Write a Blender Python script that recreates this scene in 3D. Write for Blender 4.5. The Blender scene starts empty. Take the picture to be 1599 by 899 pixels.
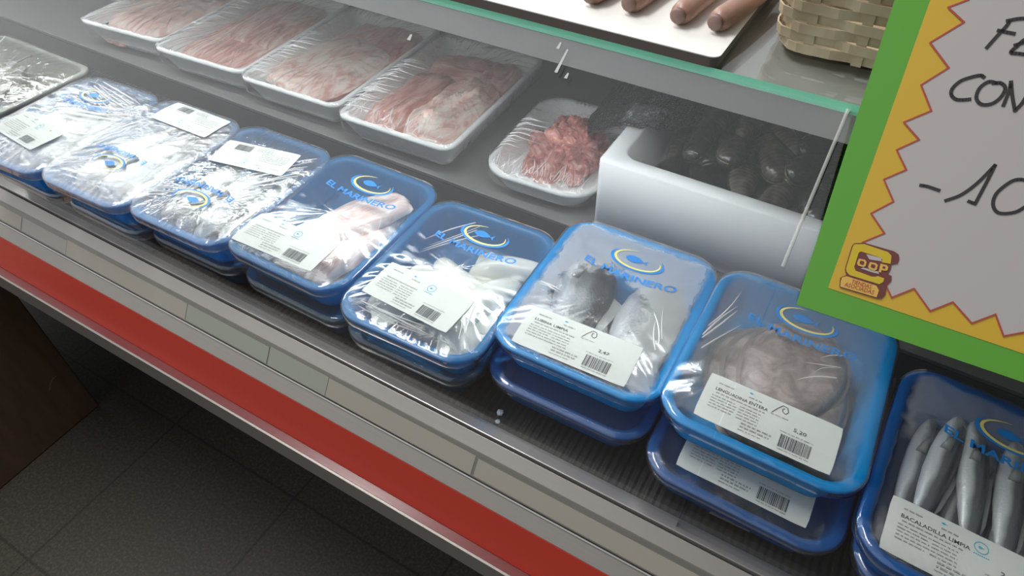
import bpy, bmesh, math, random
from mathutils import Vector, Matrix, noise, Euler

S = bpy.context.scene
COL = S.collection
D = 0.85                      # height of the case deck above the floor
CAMZ = D + 0.62
R = math.radians

# ------------------------------------------------------------------ camera
FW, FH, FPX = 1599.0, 899.0, 1046.0
AX = Vector((0.86654916, 0.36305166, -0.3424705))    # world X seen in camera (right, down, forward)
AY = Vector((0.49897882, -0.61561132, 0.60995314))
AZ = AX.cross(AY)
cam_d = bpy.data.cameras.new('camera')
cam_d.sensor_fit = 'HORIZONTAL'; cam_d.sensor_width = 36.0
cam_d.lens = FPX / FW * 36.0
cam_d.clip_start = 0.02; cam_d.clip_end = 60
cam = bpy.data.objects.new('camera', cam_d); COL.objects.link(cam)
M3 = Matrix(((AX.x, -AX.y, -AX.z), (AY.x, -AY.y, -AY.z), (AZ.x, -AZ.y, -AZ.z)))
cam.matrix_world = Matrix.Translation((0, 0, CAMZ)) @ M3.to_4x4()
S.camera = cam

def ray(px, py):
    d = Vector((px - FW / 2, py - FH / 2, FPX))
    return Vector((AX.dot(d), AY.dot(d), AZ.dot(d)))

# ------------------------------------------------------------------ view, world, lights
S.view_settings.view_transform = 'Standard'
S.view_settings.look = 'None'
S.view_settings.exposure = 0.0
S.view_settings.gamma = 1.0
S.view_settings.use_curve_mapping = False
S.cycles.transparent_max_bounces = 40
S.cycles.max_bounces = 10

W = bpy.data.worlds.new('shop_surroundings'); S.world = W
W.use_nodes = True
wn = W.node_tree.nodes; wl = W.node_tree.links; wn.clear()
def N(t, **k):
    n = wn.new(t)
    for a, b in k.items(): setattr(n, a, b)
    return n
wtc = N('ShaderNodeTexCoord'); wsx = N('ShaderNodeSeparateXYZ'); wl.new(wtc.outputs['Generated'], wsx.inputs[0])
def wm(op, a, b=None):
    n = N('ShaderNodeMath', operation=op)
    for i, v in enumerate((a, b)):
        if v is None: continue
        if isinstance(v, (int, float)): n.inputs[i].default_value = v
        else: wl.new(v, n.inputs[i])
    return n.outputs[0]
def wmap(v, a, b, c, d):
    n = N('ShaderNodeMapRange'); n.clamp = True
    wl.new(v, n.inputs[0])
    for i, q in enumerate((a, b, c, d)): n.inputs[i + 1].default_value = q
    return n.outputs[0]
X_, Y_, Z_ = wsx.outputs
edge = wm('SUBTRACT', wm('MULTIPLY', Y_, -0.19), X_)            # >0 : the lit shop hall, behind and to the left
lit = wmap(edge, -0.015, 0.03, 0.10, 1.0)
far_left = wmap(X_, -0.8, 0.05, 2.0, 1.25)
hall = wm('MULTIPLY', lit, far_left)
elev = wmap(Z_, -0.15, 0.35, 0.12, 1.0)
hall = wm('MULTIPLY', hall, elev)
fwd = wmap(Y_, -0.12, 0.12, 0.0, 1.0)
front = wmap(X_, -0.85, 0.35, 2.3, 0.65)
mixv = wm('ADD', wm('MULTIPLY', hall, wm('SUBTRACT', 1.0, fwd)), wm('MULTIPLY', front, fwd))
WORLD_GAIN = 0.55
bg = N('ShaderNodeBackground'); bg.inputs[0].default_value = (0.97, 0.985, 1.0, 1)
wl.new(wm('MULTIPLY', mixv, WORLD_GAIN), bg.inputs[1])
wo = N('ShaderNodeOutputWorld'); wl.new(bg.outputs[0], wo.inputs[0])

def area(name, loc, target, sx, sy, power, col=(1, 1, 1)):
    l = bpy.data.lights.new(name, 'AREA'); l.shape = 'RECTANGLE'
    l.size = sx; l.size_y = sy; l.energy = power; l.color = col
    o = bpy.data.objects.new(name, l); COL.objects.link(o)
    o.location = loc
    o.rotation_euler = (Vector(target) - Vector(loc)).to_track_quat('-Z', 'Y').to_euler()
    return o
area('ceiling_lamp_aisle', (-1.3, 0.4, 3.2), (-0.8, 0.55, D), 1.3, 0.4, 45, (1.0, 0.985, 0.96))
area('ceiling_lamp_counter', (-2.6, 2.0, 2.9), (-0.6, 0.7, D), 1.1, 0.7, 30, (0.97, 0.985, 1.0))
TUBE_EMISSION = 25.0                              # fluorescent tube built into the case, under the worktop

# ------------------------------------------------------------------ materials
MATS = {}
def mat(name, color=(.8, .8, .8), rough=.5, metal=0.0, spec=.5, **kw):
    m = bpy.data.materials.new(name); m.use_nodes = True
    b = m.node_tree.nodes['Principled BSDF']
    b.inputs['Base Color'].default_value = (*color, 1)
    b.inputs['Roughness'].default_value = rough
    b.inputs['Metallic'].default_value = metal
    b.inputs['Specular IOR Level'].default_value = spec
    for k, v in kw.items(): b.inputs[k].default_value = v
    MATS[name] = m
    return m
class G:                                    # small node graph helper
    def __init__(s, m): s.m = m; s.n = m.node_tree.nodes; s.l = m.node_tree.links; s.b = s.n.get('Principled BSDF')
    def new(s, t, ins=None, **k):
        n = s.n.new(t)
        for a, b in k.items(): setattr(n, a, b)
        for a, b in (ins or {}).items():
            if hasattr(b, 'is_output'): s.l.new(b, n.inputs[a])
            else: n.inputs[a].default_value = b
        return n
    def obj(s, scale=(1, 1, 1), rot=(0, 0, 0)):
        t = s.new('ShaderNodeTexCoord')
        mp = s.new('ShaderNodeMapping', {'Vector': t.outputs['Object'], 'Scale': scale, 'Rotation': rot})
        return mp.outputs[0]
    def noise(s, vec, scale, detail=3, dist=0.0, rough=.5):
        return s.new('ShaderNodeTexNoise', {'Vector': vec, 'Scale': scale, 'Detail': detail, 'Distortion': dist, 'Roughness': rough}).outputs['Fac']
    def ramp(s, fac, stops):
        r = s.new('ShaderNodeValToRGB', {'Fac': fac}); e = r.color_ramp.elements
        while len(e) < len(stops): e.new(.5)
        for i, (p, c) in enumerate(stops): e[i].position = p; e[i].color = (*c, 1)
        return r.outputs['Color']
    def color(s, c): s.l.new(c, s.b.inputs['Base Color'])
    def fres(s, ior, **k):                      # the same reflectance from either side of a thin sheet
        bf = s.new('ShaderNodeNewGeometry').outputs['Backfacing']
        i_ = s.new('ShaderNodeMapRange', {0: bf, 3: ior, 4: 1/ior}).outputs[0]
        return s.new('ShaderNodeFresnel', {'IOR': i_, **k}).outputs[0]
    def bump(s, h, strength=.3, dist=.002):
        n = s.new('ShaderNodeBump', {'Height': h, 'Strength': strength, 'Distance': dist}); s.l.new(n.outputs[0], s.b.inputs['Normal']); return n.outputs[0]

def film_mat(name, bumpscale, bumpstr, milk, gain=1.35, rough=.10, stretch=(1, 1, 1)):
    m = bpy.data.materials.new(name); m.use_nodes = True; g = G(m)
    g.n.remove(g.b); out = g.n['Material Output']
    v = g.obj(stretch)
    h = g.noise(v, bumpscale, 4, .8)
    h2 = g.noise(v, bumpscale * 4.3, 2, 1.5)
    hh = g.new('ShaderNodeMath', {0: h2, 1: .25}, operation='MULTIPLY').outputs[0]
    hs = g.new('ShaderNodeMath', {0: h, 1: hh}, operation='ADD').outputs[0]
    bp = g.new('ShaderNodeBump', {'Height': hs, 'Strength': bumpstr, 'Distance': .006}).outputs[0]
    fr = g.fres(1.5, Normal=bp)
    fr = g.new('ShaderNodeMath', {0: fr, 1: gain}, operation='MULTIPLY'); fr.use_clamp = True
    gl = g.new('ShaderNodeBsdfGlossy', {'Color': (1, 1, 1, 1), 'Roughness': rough, 'Normal': bp})
    tr = g.new('ShaderNodeBsdfTransparent', {'Color': (.95, .96, .97, 1)})
    df = g.new('ShaderNodeBsdfDiffuse', {'Color': (.86, .88, .9, 1), 'Normal': bp})
    mx = g.new('ShaderNodeMixShader', {0: milk, 1: tr.outputs[0], 2: df.outputs[0]})
    my = g.new('ShaderNodeMixShader', {0: fr.outputs[0], 1: mx.outputs[0], 2: gl.outputs[0]})
    g.l.new(my.outputs[0], out.inputs[0]); MATS[name] = m
    return m
def plastic_mat(name, col, clear, tint, rough=.18):
    m = bpy.data.materials.new(name); m.use_nodes = True; g = G(m)
    out = g.n['Material Output']; g.b.inputs['Base Color'].default_value = (*col, 1)
    g.b.inputs['Roughness'].default_value = rough
    tl = g.new('ShaderNodeBsdfTranslucent', {'Color': (*col, 1)})
    m1 = g.new('ShaderNodeMixShader', {0: .30, 1: g.b.outputs[0], 2: tl.outputs[0]})
    tr = g.new('ShaderNodeBsdfTransparent', {'Color': (*tint, 1)})
    m2 = g.new('ShaderNodeMixShader', {0: clear, 1: m1.outputs[0], 2: tr.outputs[0]})
    g.l.new(m2.outputs[0], out.inputs[0]); MATS[name] = m
    return m
def glass_mat(name, tint, ior=1.5):
    m = bpy.data.materials.new(name); m.use_nodes = True; g = G(m)
    g.n.remove(g.b); out = g.n['Material Output']
    fr = g.fres(ior)
    gl = g.new('ShaderNodeBsdfGlossy', {'Color': (1, 1, 1, 1), 'Roughness': .015})
    tr = g.new('ShaderNodeBsdfTransparent', {'Color': (*tint, 1)})
    mx = g.new('ShaderNodeMixShader', {0: fr, 1: tr.outputs[0], 2: gl.outputs[0]})
    g.l.new(mx.outputs[0], out.inputs[0]); MATS[name] = m
    return m

# floor
m = mat('terrazzo', (.05, .042, .035), .55); g = G(m); v = g.obj()
n1 = g.noise(v, 160, 4, 0, .7); n2 = g.noise(v, 3, 3)
c1 = g.ramp(n1, [(.3, (.034, .029, .021)), (.52, (.064, .054, .041)), (.72, (.12, .104, .08))])
br = g.new('ShaderNodeTexBrick', {'Vector': v, 'Color1': (1, 1, 1, 1), 'Color2': (.93, .93, .93, 1), 'Mortar': (.55, .52, .5, 1), 'Scale': 1.0,
     'Mortar Size': .003, 'Brick Width': .4, 'Row Height': .4}); br.offset = 0
mx = g.new('ShaderNodeMix', {0: 1.0, 6: c1, 7: br.outputs[0]}, data_type='RGBA', blend_type='MULTIPLY')
g.color(mx.outputs[2])
# metals
m = mat('brushed_aluminium', (.33, .31, .285), .42, .6); g = G(m)
g.bump(g.noise(g.obj((3, 400, 400)), 1.0, 2), .08, .001)
mat('bright_aluminium', (.42, .40, .38), .3, .7)
m = mat('stainless_steel', (.26, .26, .25), .5, .45); g = G(m); g.bump(g.noise(g.obj((4, 300, 300)), 1.0, 2), .06, .001)
mat('dark_gap', (.03, .027, .025), .6)
m = mat('black_deck', (.028, .029, .031), .45); g = G(m)
w1 = g.new('ShaderNodeTexWave', {'Vector': g.obj((1, 1, 1)), 'Scale': 40.0}, wave_type='BANDS', bands_direction='X').outputs['Fac']
g.bump(w1, .7, .003)
mat('riser_metal', (.060, .060, .058), .42, .2)
mat('worktop_grey', (.27, .28, .265), .4)
mat('housing_grey', (.50, .495, .475), .42, .3)
m = mat('red_enamel', (.56, .050, .030), .38)
mat('maroon_reflection', (.16, .03, .03), .25, 0)  # top of the lower ledge, the bumper's mirrored red put into its colour
m = mat('price_paper', (.42, .385, .33), .5)
m = mat('price_paper_green', (.36, .38, .325), .5)
mat('price_paper_white', (.40, .385, .35), .5)
glass_mat('glass', (.975, .98, .975))
glass_mat('holder_plastic', (.93, .93, .92), 1.45)
mat('glass_edge', (.36, 1.0, .70), .25)
mat('glass_edge_dark', (.03, .16, .10), .2)
# trays
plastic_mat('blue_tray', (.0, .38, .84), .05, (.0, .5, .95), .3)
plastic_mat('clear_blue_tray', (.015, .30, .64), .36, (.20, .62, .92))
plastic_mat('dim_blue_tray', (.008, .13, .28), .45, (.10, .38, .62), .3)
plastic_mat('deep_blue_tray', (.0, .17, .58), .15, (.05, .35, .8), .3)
m = mat('foam_white', (.90, .91, .90), .6); g = G(m); g.bump(g.noise(g.obj(), 260, 2), .12, .001)
m = mat('polystyrene', (.83, .85, .87), .6); g = G(m)
vr = g.new('ShaderNodeTexVoronoi', {'Vector': g.obj(), 'Scale': 260.0}).outputs['Distance']; g.bump(vr, .12, .0015)
mat('clear_tray_foam', (.42, .43, .38), .45)
film_mat('film_smooth', 22, .06, .03, 2.0)
film_mat('film_crinkled', 26, .45, .08, 2.6, .14)
film_mat('film_meat', 34, .36, .015, 2.0, .07)
film_mat('film_loose', 38, .55, .02, 2.2, .08)
film_mat('film_silver', 24, .5, .16, 3.0, .22, (1, 2.2, 1))
def milky_film(name, cx_, cy_, rad, soft, amount):   # film with a ragged milky fringe round a clear middle
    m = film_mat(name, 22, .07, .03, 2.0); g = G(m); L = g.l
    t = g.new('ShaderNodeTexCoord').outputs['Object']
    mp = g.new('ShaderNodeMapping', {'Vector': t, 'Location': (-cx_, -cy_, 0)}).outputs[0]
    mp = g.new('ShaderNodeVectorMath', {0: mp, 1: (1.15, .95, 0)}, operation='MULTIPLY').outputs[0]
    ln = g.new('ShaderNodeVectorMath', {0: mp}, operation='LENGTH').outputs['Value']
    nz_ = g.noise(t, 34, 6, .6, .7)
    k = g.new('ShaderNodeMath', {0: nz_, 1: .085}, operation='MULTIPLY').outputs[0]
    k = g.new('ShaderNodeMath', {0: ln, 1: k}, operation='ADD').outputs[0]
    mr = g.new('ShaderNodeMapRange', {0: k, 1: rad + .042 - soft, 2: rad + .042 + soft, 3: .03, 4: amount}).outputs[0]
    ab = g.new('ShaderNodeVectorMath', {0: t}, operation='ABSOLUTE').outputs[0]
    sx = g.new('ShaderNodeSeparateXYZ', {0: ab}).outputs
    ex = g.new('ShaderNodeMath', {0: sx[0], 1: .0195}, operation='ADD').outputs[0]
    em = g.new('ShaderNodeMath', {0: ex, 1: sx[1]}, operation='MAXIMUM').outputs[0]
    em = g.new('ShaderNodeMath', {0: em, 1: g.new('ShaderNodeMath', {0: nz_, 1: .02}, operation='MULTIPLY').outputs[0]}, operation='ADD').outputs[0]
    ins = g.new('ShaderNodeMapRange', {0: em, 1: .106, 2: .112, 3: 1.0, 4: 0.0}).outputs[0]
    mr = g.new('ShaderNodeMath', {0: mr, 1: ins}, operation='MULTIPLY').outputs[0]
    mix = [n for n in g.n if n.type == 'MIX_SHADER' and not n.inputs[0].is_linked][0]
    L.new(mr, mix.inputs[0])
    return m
milky_film('film_milky_near', -.010, -.016, .054, .006, .36)
milky_film('film_milky_wide', .008, -.030, .078, .012, .12)
milky_film('film_milky_thin', -.022, -.030, .080, .010, .20)
mat('label_paper', (.60, .63, .61), .5)
mat('print_black', (.09, .10, .11), .6)
mat('print_blue', (.004, .22, .66), .4)
mat('print_yellow', (.80, .72, .22), .4)
mat('print_cyan', (.08, .42, .60), .5)
# food
def fish_mat(name, back, flank, belly, metal=.25, rough=.3, spots=0.0):
    m = mat(name, flank, rough, metal); g = G(m)
    t = g.new('ShaderNodeTexCoord'); sx = g.new('ShaderNodeSeparateXYZ', {0: t.outputs['Generated']})
    nz = g.noise(g.obj((30, 90, 90)), 1.6, 4, .5)
    a = g.new('ShaderNodeMath', {0: nz, 1: .24}, operation='MULTIPLY').outputs[0]
    s = g.new('ShaderNodeMath', {0: sx.outputs[1], 1: a}, operation='ADD').outputs[0]
    s = g.new('ShaderNodeMath', {0: s, 1: .12}, operation='SUBTRACT').outputs[0]
    g.color(g.ramp(s, [(.22, belly), (.40, flank), (.54, flank), (.70, back)]))
    vr = g.new('ShaderNodeTexVoronoi', {'Vector': g.obj(), 'Scale': 420.0}).outputs['Distance']; g.bump(vr, .25, .0008)
fish_mat('silver_fish', (.030, .035, .042), (.20, .22, .24), (.88, .90, .92))
fish_mat('bass_fish', (.055, .062, .07), (.17, .185, .195), (.55, .57, .60))
fish_mat('pale_fish', (.22, .24, .24), (.60, .62, .61), (.86, .87, .85))
fish_mat('dark_fish', (.05, .055, .06), (.16, .17, .18), (.55, .56, .55))
m = mat('sole_skin', (.24, .19, .17), .3); g = G(m)
g.color(g.ramp(g.noise(g.obj((1, 1, 1)), 45, 5, .6, .65), [(.3, (.17, .13, .118)), (.5, (.32, .26, .24)), (.7, (.52, .42, .40))]))
mat('fin', (.30, .31, .31), .35)
mat('sole_fin', (.26, .21, .19), .4)
mat('fish_eye', (.02, .02, .02), .08)
mat('eye_ring', (.75, .72, .6), .2)
m = mat('squid_white', (.74, .75, .70), .22); g = G(m); g.b.inputs['Subsurface Weight'].default_value = .25
g.b.inputs['Subsurface Radius'].default_value = (.01, .01, .008)
m = mat('pale_fillet', (.80, .62, .58), .28); g = G(m)
g.color(g.ramp(g.noise(g.obj((26, 90, 60), (0, 0, .5)), 1.0, 4, 1.4), [(.30, (.62, .38, .36)), (.48, (.80, .61, .58)), (.66, (.90, .82, .78))]))
def meat_mat(name, stops, sc=(18, 90, 60), dist=1.6, rot=0.0):
    m = mat(name, (.6, .35, .3), .3); g = G(m)
    f = g.noise(g.obj(sc, (0, 0, rot)), 1.0, 5, dist, .58)
    g.color(g.ramp(f, stops)); g.bump(g.noise(g.obj(sc, (0, 0, rot)), 2.0, 4, 1), .35, .002)
PINK = (.70, .38, .32); FAT = (.92, .80, .71); RED = (.50, .19, .15); PALE = (.86, .62, .54)
meat_mat('pork_belly', [(.30, RED), (.44, PINK), (.55, PALE), (.70, FAT)], (10, 60, 60), 1.4)
meat_mat('pork_slab', [(.36, PINK), (.46, PALE), (.58, FAT), (.75, FAT)], (14, 26, 40), 2.0)
meat_mat('pork_lean', [(.30, RED), (.48, PINK), (.66, PALE)], (16, 60, 60), 1.0)
meat_mat('pork_fat', [(.32, PINK), (.50, PALE), (.66, FAT)], (16, 46, 46), 1.4)
meat_mat('pork_diced', [(.30, (.40, .12, .11)), (.5, (.62, .27, .24)), (.68, PALE)], (45, 70, 60), 1.5)
m = mat('sausage_skin', (.42, .19, .115), .38); g = G(m)
g.color(g.ramp(g.noise(g.obj((90, 20, 90)), 1.0, 3), [(.3, (.32, .18, .135)), (.7, (.43, .25, .19))]))
mat('sausage_end', (.24, .15, .125), .5)
mat('chorizo', (.34, .045, .03), .4)
m = mat('mussel_shell', (.05, .05, .045), .22, 0, .7); g = G(m)
t = g.new('ShaderNodeTexCoord'); mpv = g.new('ShaderNodeMapping', {'Vector': t.outputs['Object'], 'Location': (.05, 0, 0)}).outputs[0]
wv = g.new('ShaderNodeTexWave', {'Vector': mpv, 'Scale': 55.0, 'Distortion': 2.5, 'Detail': 3.0}, wave_type='RINGS', rings_direction='SPHERICAL').outputs['Fac']
nz = g.noise(t.outputs['Object'], 40, 4, .4)
oi = g.new('ShaderNodeObjectInfo')
f = g.new('ShaderNodeMath', {0: g.new('ShaderNodeMath', {0: wv, 1: .06}, operation='MULTIPLY').outputs[0], 1: g.new('ShaderNodeMath', {0: nz, 1: .66}, operation='MULTIPLY').outputs[0]}, operation='ADD').outputs[0]
f2 = g.new('ShaderNodeMath', {0: oi.outputs['Random'], 1: .30}, operation='MULTIPLY').outputs[0]
f3 = g.new('ShaderNodeMath', {0: f, 1: f2}, operation='ADD').outputs[0]
g.color(g.ramp(f3, [(.36, (.010, .010, .010)), (.50, (.030, .030, .026)), (.62, (.075, .070, .054)), (.84, (.20, .18, .14))])); g.bump(wv, .22, .0006)
mat('net_black', (.055, .055, .055), .4)
m = mat('bamboo', (.55, .44, .29), .5); g = G(m)
oi = g.noise(g.obj((30, 30, 8)), 1.0, 3)
g.color(g.ramp(oi, [(.3, (.40, .315, .205)), (.5, (.53, .43, .29)), (.7, (.64, .545, .39))]))
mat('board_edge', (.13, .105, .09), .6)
mat('board_white', (.84, .84, .79), .35)
m = mat('cardboard', (.175, .105, .065), .75); g = G(m); g.color(g.ramp(g.noise(g.obj((1, 6, 1)), 8, 4), [(.3, (.21, .13, .085)), (.7, (.28, .175, .12))]))
mat('cardboard_scuff', (.42, .33, .25), .8)
# sign
def paper(n, c): 
    m = mat(n, c, .32, 0, .45)
    return m
paper('sign_green', (.115, .36, .045)); paper('sign_yellow', (.62, .40, .045)); paper('sign_white', (.47, .44, .425))
paper('sign_red', (.42, .075, .06)); paper('ink_black', (.045, .04, .04)); paper('logo_brown', (.17, .05, .045))
paper('logo_yellow', (.62, .45, .03)); paper('logo_orange', (.72, .44, .10))
m = mat('ice', (.9, .92, .93), .15)

# ------------------------------------------------------------------ mesh helpers
def mesh_obj(name, verts, faces, mats, parent=None, smooth=True, fm=None, loc=None):
    me = bpy.data.meshes.new(name)
    me.from_pydata([tuple(v) for v in verts], [], faces)
    if isinstance(mats, str): mats = [mats]
    for q in mats: me.materials.append(MATS[q])
    if fm: me.polygons.foreach_set('material_index', fm)
    me.polygons.foreach_set('use_smooth', [smooth] * len(me.polygons))
    me.update()
    o = bpy.data.objects.new(name, me); COL.objects.link(o)
    if parent: o.parent = parent
    if loc: o.location = loc
    return o
class MB:                                    # collects pieces of ONE mesh
    def __init__(s): s.v = []; s.f = []; s.m = []
    def add(s, v, f, mi=0):
        b = len(s.v); s.v += [tuple(p) for p in v]
        s.f += [tuple(i + b for i in q) for q in f]; s.m += [mi] * len(f); return s
    def box(s, x0, x1, y0, y1, z0, z1, mi=0):
        v = [(x, y, z) for z in (z0, z1) for y in (y0, y1) for x in (x0, x1)]
        f = [(0, 2, 3, 1), (4, 5, 7, 6), (0, 1, 5, 4), (2, 6, 7, 3), (0, 4, 6, 2), (1, 3, 7, 5)]
        return s.add(v, f, mi)
    def build(s, name, mats, parent=None, smooth=False, bevel=0, loc=None):
        o = mesh_obj(name, s.v, s.f, mats, parent, smooth, s.m, loc)
        if bevel:
            b = o.modifiers.new('bevel', 'BEVEL'); b.width = bevel; b.segments = 2; b.limit_method = 'ANGLE'
        return o
def empty(name, loc, yaw=0, roll=0, pitch=0):
    o = bpy.data.objects.new(name, None); COL.objects.link(o); o.empty_display_size = .03
    o.location = loc; o.rotation_euler = (R(pitch), R(roll), R(yaw)); return o
def tag(o, label, cat, group=None):
    o['label'] = label; o['category'] = cat
    if group: o['group'] = group
    return o
def rr(w, d, r, z, nc=8, ns=14):             # rounded rectangle ring, fixed topology
    r = max(min(r, w / 2 - 1e-4, d / 2 - 1e-4), 1e-4)
    out = []
    cs = [(w/2-r, -d/2+r, -90), (w/2-r, d/2-r, 0), (-w/2+r, d/2-r, 90), (-w/2+r, -d/2+r, 180)]
    for k, (cx, cy, a0) in enumerate(cs):
        for i in range(nc):
            a = R(a0 + 90 * i / (nc - 1)); out.append((cx + r*math.cos(a), cy + r*math.sin(a), z))
        nx = cs[(k+1) % 4]; a = R(nx[2]); p = out[-1]; q = (nx[0] + r*math.cos(a), nx[1] + r*math.sin(a))
        for i in range(1, ns + 1):
            t = i / (ns + 1); out.append((p[0] + (q[0]-p[0])*t, p[1] + (q[1]-p[1])*t, z))
    return out
def loft(rings, cap0=False, cap1=False, closed=True):
    n = len(rings[0]); v = [p for r_ in rings for p in r_]; f = []
    for i in range(len(rings) - 1):
        for j in range(n if closed else n - 1):
            k = (j + 1) % n
            f.append((i*n+j, i*n+k, (i+1)*n+k, (i+1)*n+j))
    if cap0: f.append(tuple(reversed(range(n))))
    if cap1: f.append(tuple((len(rings)-1)*n + j for j in range(n)))
    return v, f
def tube(pts, rad, n=10, cap=True):
    pts = [Vector(p) for p in pts]; rings = []
    up = Vector((0, 0, 1))
    for i, p in enumerate(pts):
        t = (pts[min(i+1, len(pts)-1)] - pts[max(i-1, 0)]).normalized()
        a = t.cross(up)
        if a.length < 1e-4: a = t.cross(Vector((1, 0, 0)))
        a.normalize(); b = t.cross(a)
        r_ = rad[i] if isinstance(rad, (list, tuple)) else rad
        rings.append([p + a*r_*math.cos(2*math.pi*k/n) + b*r_*math.sin(2*math.pi*k/n) for k in range(n)])
    return loft(rings, cap, cap)
def nz(x, y, z=0.0, s=1.0): return noise.noise(Vector((x*s, y*s, z*s)))

_text = {}
def text_polys(txt, bold=0.0):               # outline text as flat polygons, 1 unit tall
    if (txt, bold) in _text: return _text[(txt, bold)]
    cu = bpy.data.curves.new('t', 'FONT'); cu.body = txt; cu.size = 1.0; cu.resolution_u = 2; cu.offset = bold
    ob = bpy.data.objects.new('t', cu); COL.objects.link(ob)
    dg = bpy.context.evaluated_depsgraph_get(); dg.update()
    me = bpy.data.meshes.new_from_object(ob.evaluated_get(dg))
    v = [(p.co.x, p.co.y) for p in me.vertices]; f = [tuple(p.vertices) for p in me.polygons]
    bpy.data.objects.remove(ob); bpy.data.curves.remove(cu); bpy.data.meshes.remove(me)
    w = max(p[0] for p in v); _text[(txt, bold)] = (v, f, w); return _text[(txt, bold)]

# ------------------------------------------------------------------ setting: floor
f = mesh_obj('floor', [(-5, -4, 0), (3, -4, 0), (3, 3, 0), (-5, 3, 0)], [(0, 1, 2, 3)], 'terrazzo', smooth=False)
f['kind'] = 'structure'

# ------------------------------------------------------------------ the refrigerated case
XL, XR = -2.7, 0.95
case = tag(empty('display_case', ((XL+XR)/2, .65, 0)), 'long refrigerated counter with red bumper strip, curved glass front and grey top', 'display case')
cx0, cy0 = (XL+XR)/2, .65
def cm(mb, name, mats, parent=case, **k):    # world-space mesh parented under the case
    mb.v = [(x - cx0, y - cy0, z) for x, y, z in mb.v]
    return mb.build(name, mats, parent, **k)
def profile(pts, x0=XL, x1=XR):              # YZ polyline extruded along X into a closed solid
    mb = MB(); n = len(pts)
    v = [(x0, y, z + D) for y, z in pts] + [(x1, y, z + D) for y, z in pts]
    f_ = [(i, (i+1) % n, n + (i+1) % n, n + i) for i in range(n)] + [tuple(range(n-1, -1, -1)), tuple(range(n, 2*n))]
    return mb.add(v, f_)
cm(profile([(.338, 0), (.338, -.02), (1.05, -.02), (1.05, 0)]), 'deck', 'black_deck')
cm(profile([(.628, 0), (.655, 0), (.655, .028), (.640, .028)]), 'riser', 'riser_metal')
cm(profile([(.640, .029), (1.05, .029), (1.05, .035), (.640, .035)]), 'rear_shelf', 'stainless_steel', bevel=.0006)
cm(profile([(1.05, -.3), (1.08, -.3), (1.08, .34), (1.05, .34)]), 'back_panel', 'stainless_steel')
cm(profile([(.321, .0095), (.336, .0085), (.336, -.03), (.319, -.03)]), 'glass_rail', 'bright_aluminium', bevel=.0008)
cm(profile([(.319, .004), (.3205, .004), (.3205, -.03), (.319, -.03)]), 'rail_gap', 'dark_gap')
cm(profile([(.306, -.004), (.319, .0055), (.319, -.04), (.300, -.04)]), 'rail_face', 'brushed_aluminium', bevel=.0005)
pr = cm(profile([(.290, -.0295), (.306, -.0045), (.304, -.05), (.292, -.05)]), 'price_rail', 'brushed_aluminium')
hold = cm(profile([(.2885, -.0295), (.3045, -.0042), (.3055, -.0050), (.2895, -.0303)]), 'holder_strip', 'holder_plastic')
cm(profile([(.2885, -.0300), (.2872, -.0310), (.2872, -.0325), (.2885, -.0325)]), 'holder_lip', 'bright_aluminium')
cm(profile([(.2885, -.032), (.275, -.047), (.280, -.06), (.296, -.06)]), 'lower_moulding', 'brushed_aluminium', bevel=.0005)
cm(profile([(.275, -.0475), (.258, -.109), (.290, -.109), (.290, -.0475)]), 'bumper', 'red_enamel', bevel=.001)
cm(profile([(.258, -.1092), (.2478, -.1092), (.2478, -.113), (.29, -.113)]), 'groove', 'maroon_reflection')
cm(profile([(.2478, -.1090), (.2445, -.1088), (.245, -.147), (.29, -.147), (.29, -.113), (.2478, -.113)]), 'lower_trim', 'brushed_aluminium', bevel=.0006)
cm(profile([(.56, -.02), (1.05, -.02), (1.05, -.849), (.56, -.849)]), 'body', 'dark_gap')
cm(profile([(.29, -.10), (.30, -.02), (.70, -.02), (.70, -.147), (.29, -.147)]), 'underbody', 'dark_gap')
# paper price strips lying in the holder
random.seed(5)
x = -2.1
kinds = [('price_paper', .30), ('price_paper', .22), ('price_paper_green', .12), ('price_paper', .26), ('price_paper', .20), ('price_paper_white', .10), ('price_paper', .24), ('price_paper_green', .14), ('price_paper_green', .09), ('price_paper', .2), ('price_paper', .3), ('price_paper', .28)]
for k, (mt, wd) in enumerate(kinds):
    a, b = (.2887, -.0288), (.3025, -.0072)
    sh = random.uniform(0, .12)
    t0, t1 = .02 + sh * .5, .98 - sh
    p0 = (a[0] + (b[0]-a[0])*t0, a[1] + (b[1]-a[1])*t0); p1 = (a[0] + (b[0]-a[0])*t1, a[1] + (b[1]-a[1])*t1)
    e = .0009
    o = cm(profile([(p0[0]+e, p0[1]-e*.6), (p1[0]+e, p1[1]-e*.6), (p1[0]+e*1.5, p1[1]-e), (p0[0]+e*1.5, p0[1]-e)], x, x + wd), 'price_strip', mt)
    x += wd + random.uniform(.0, .004)
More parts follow.
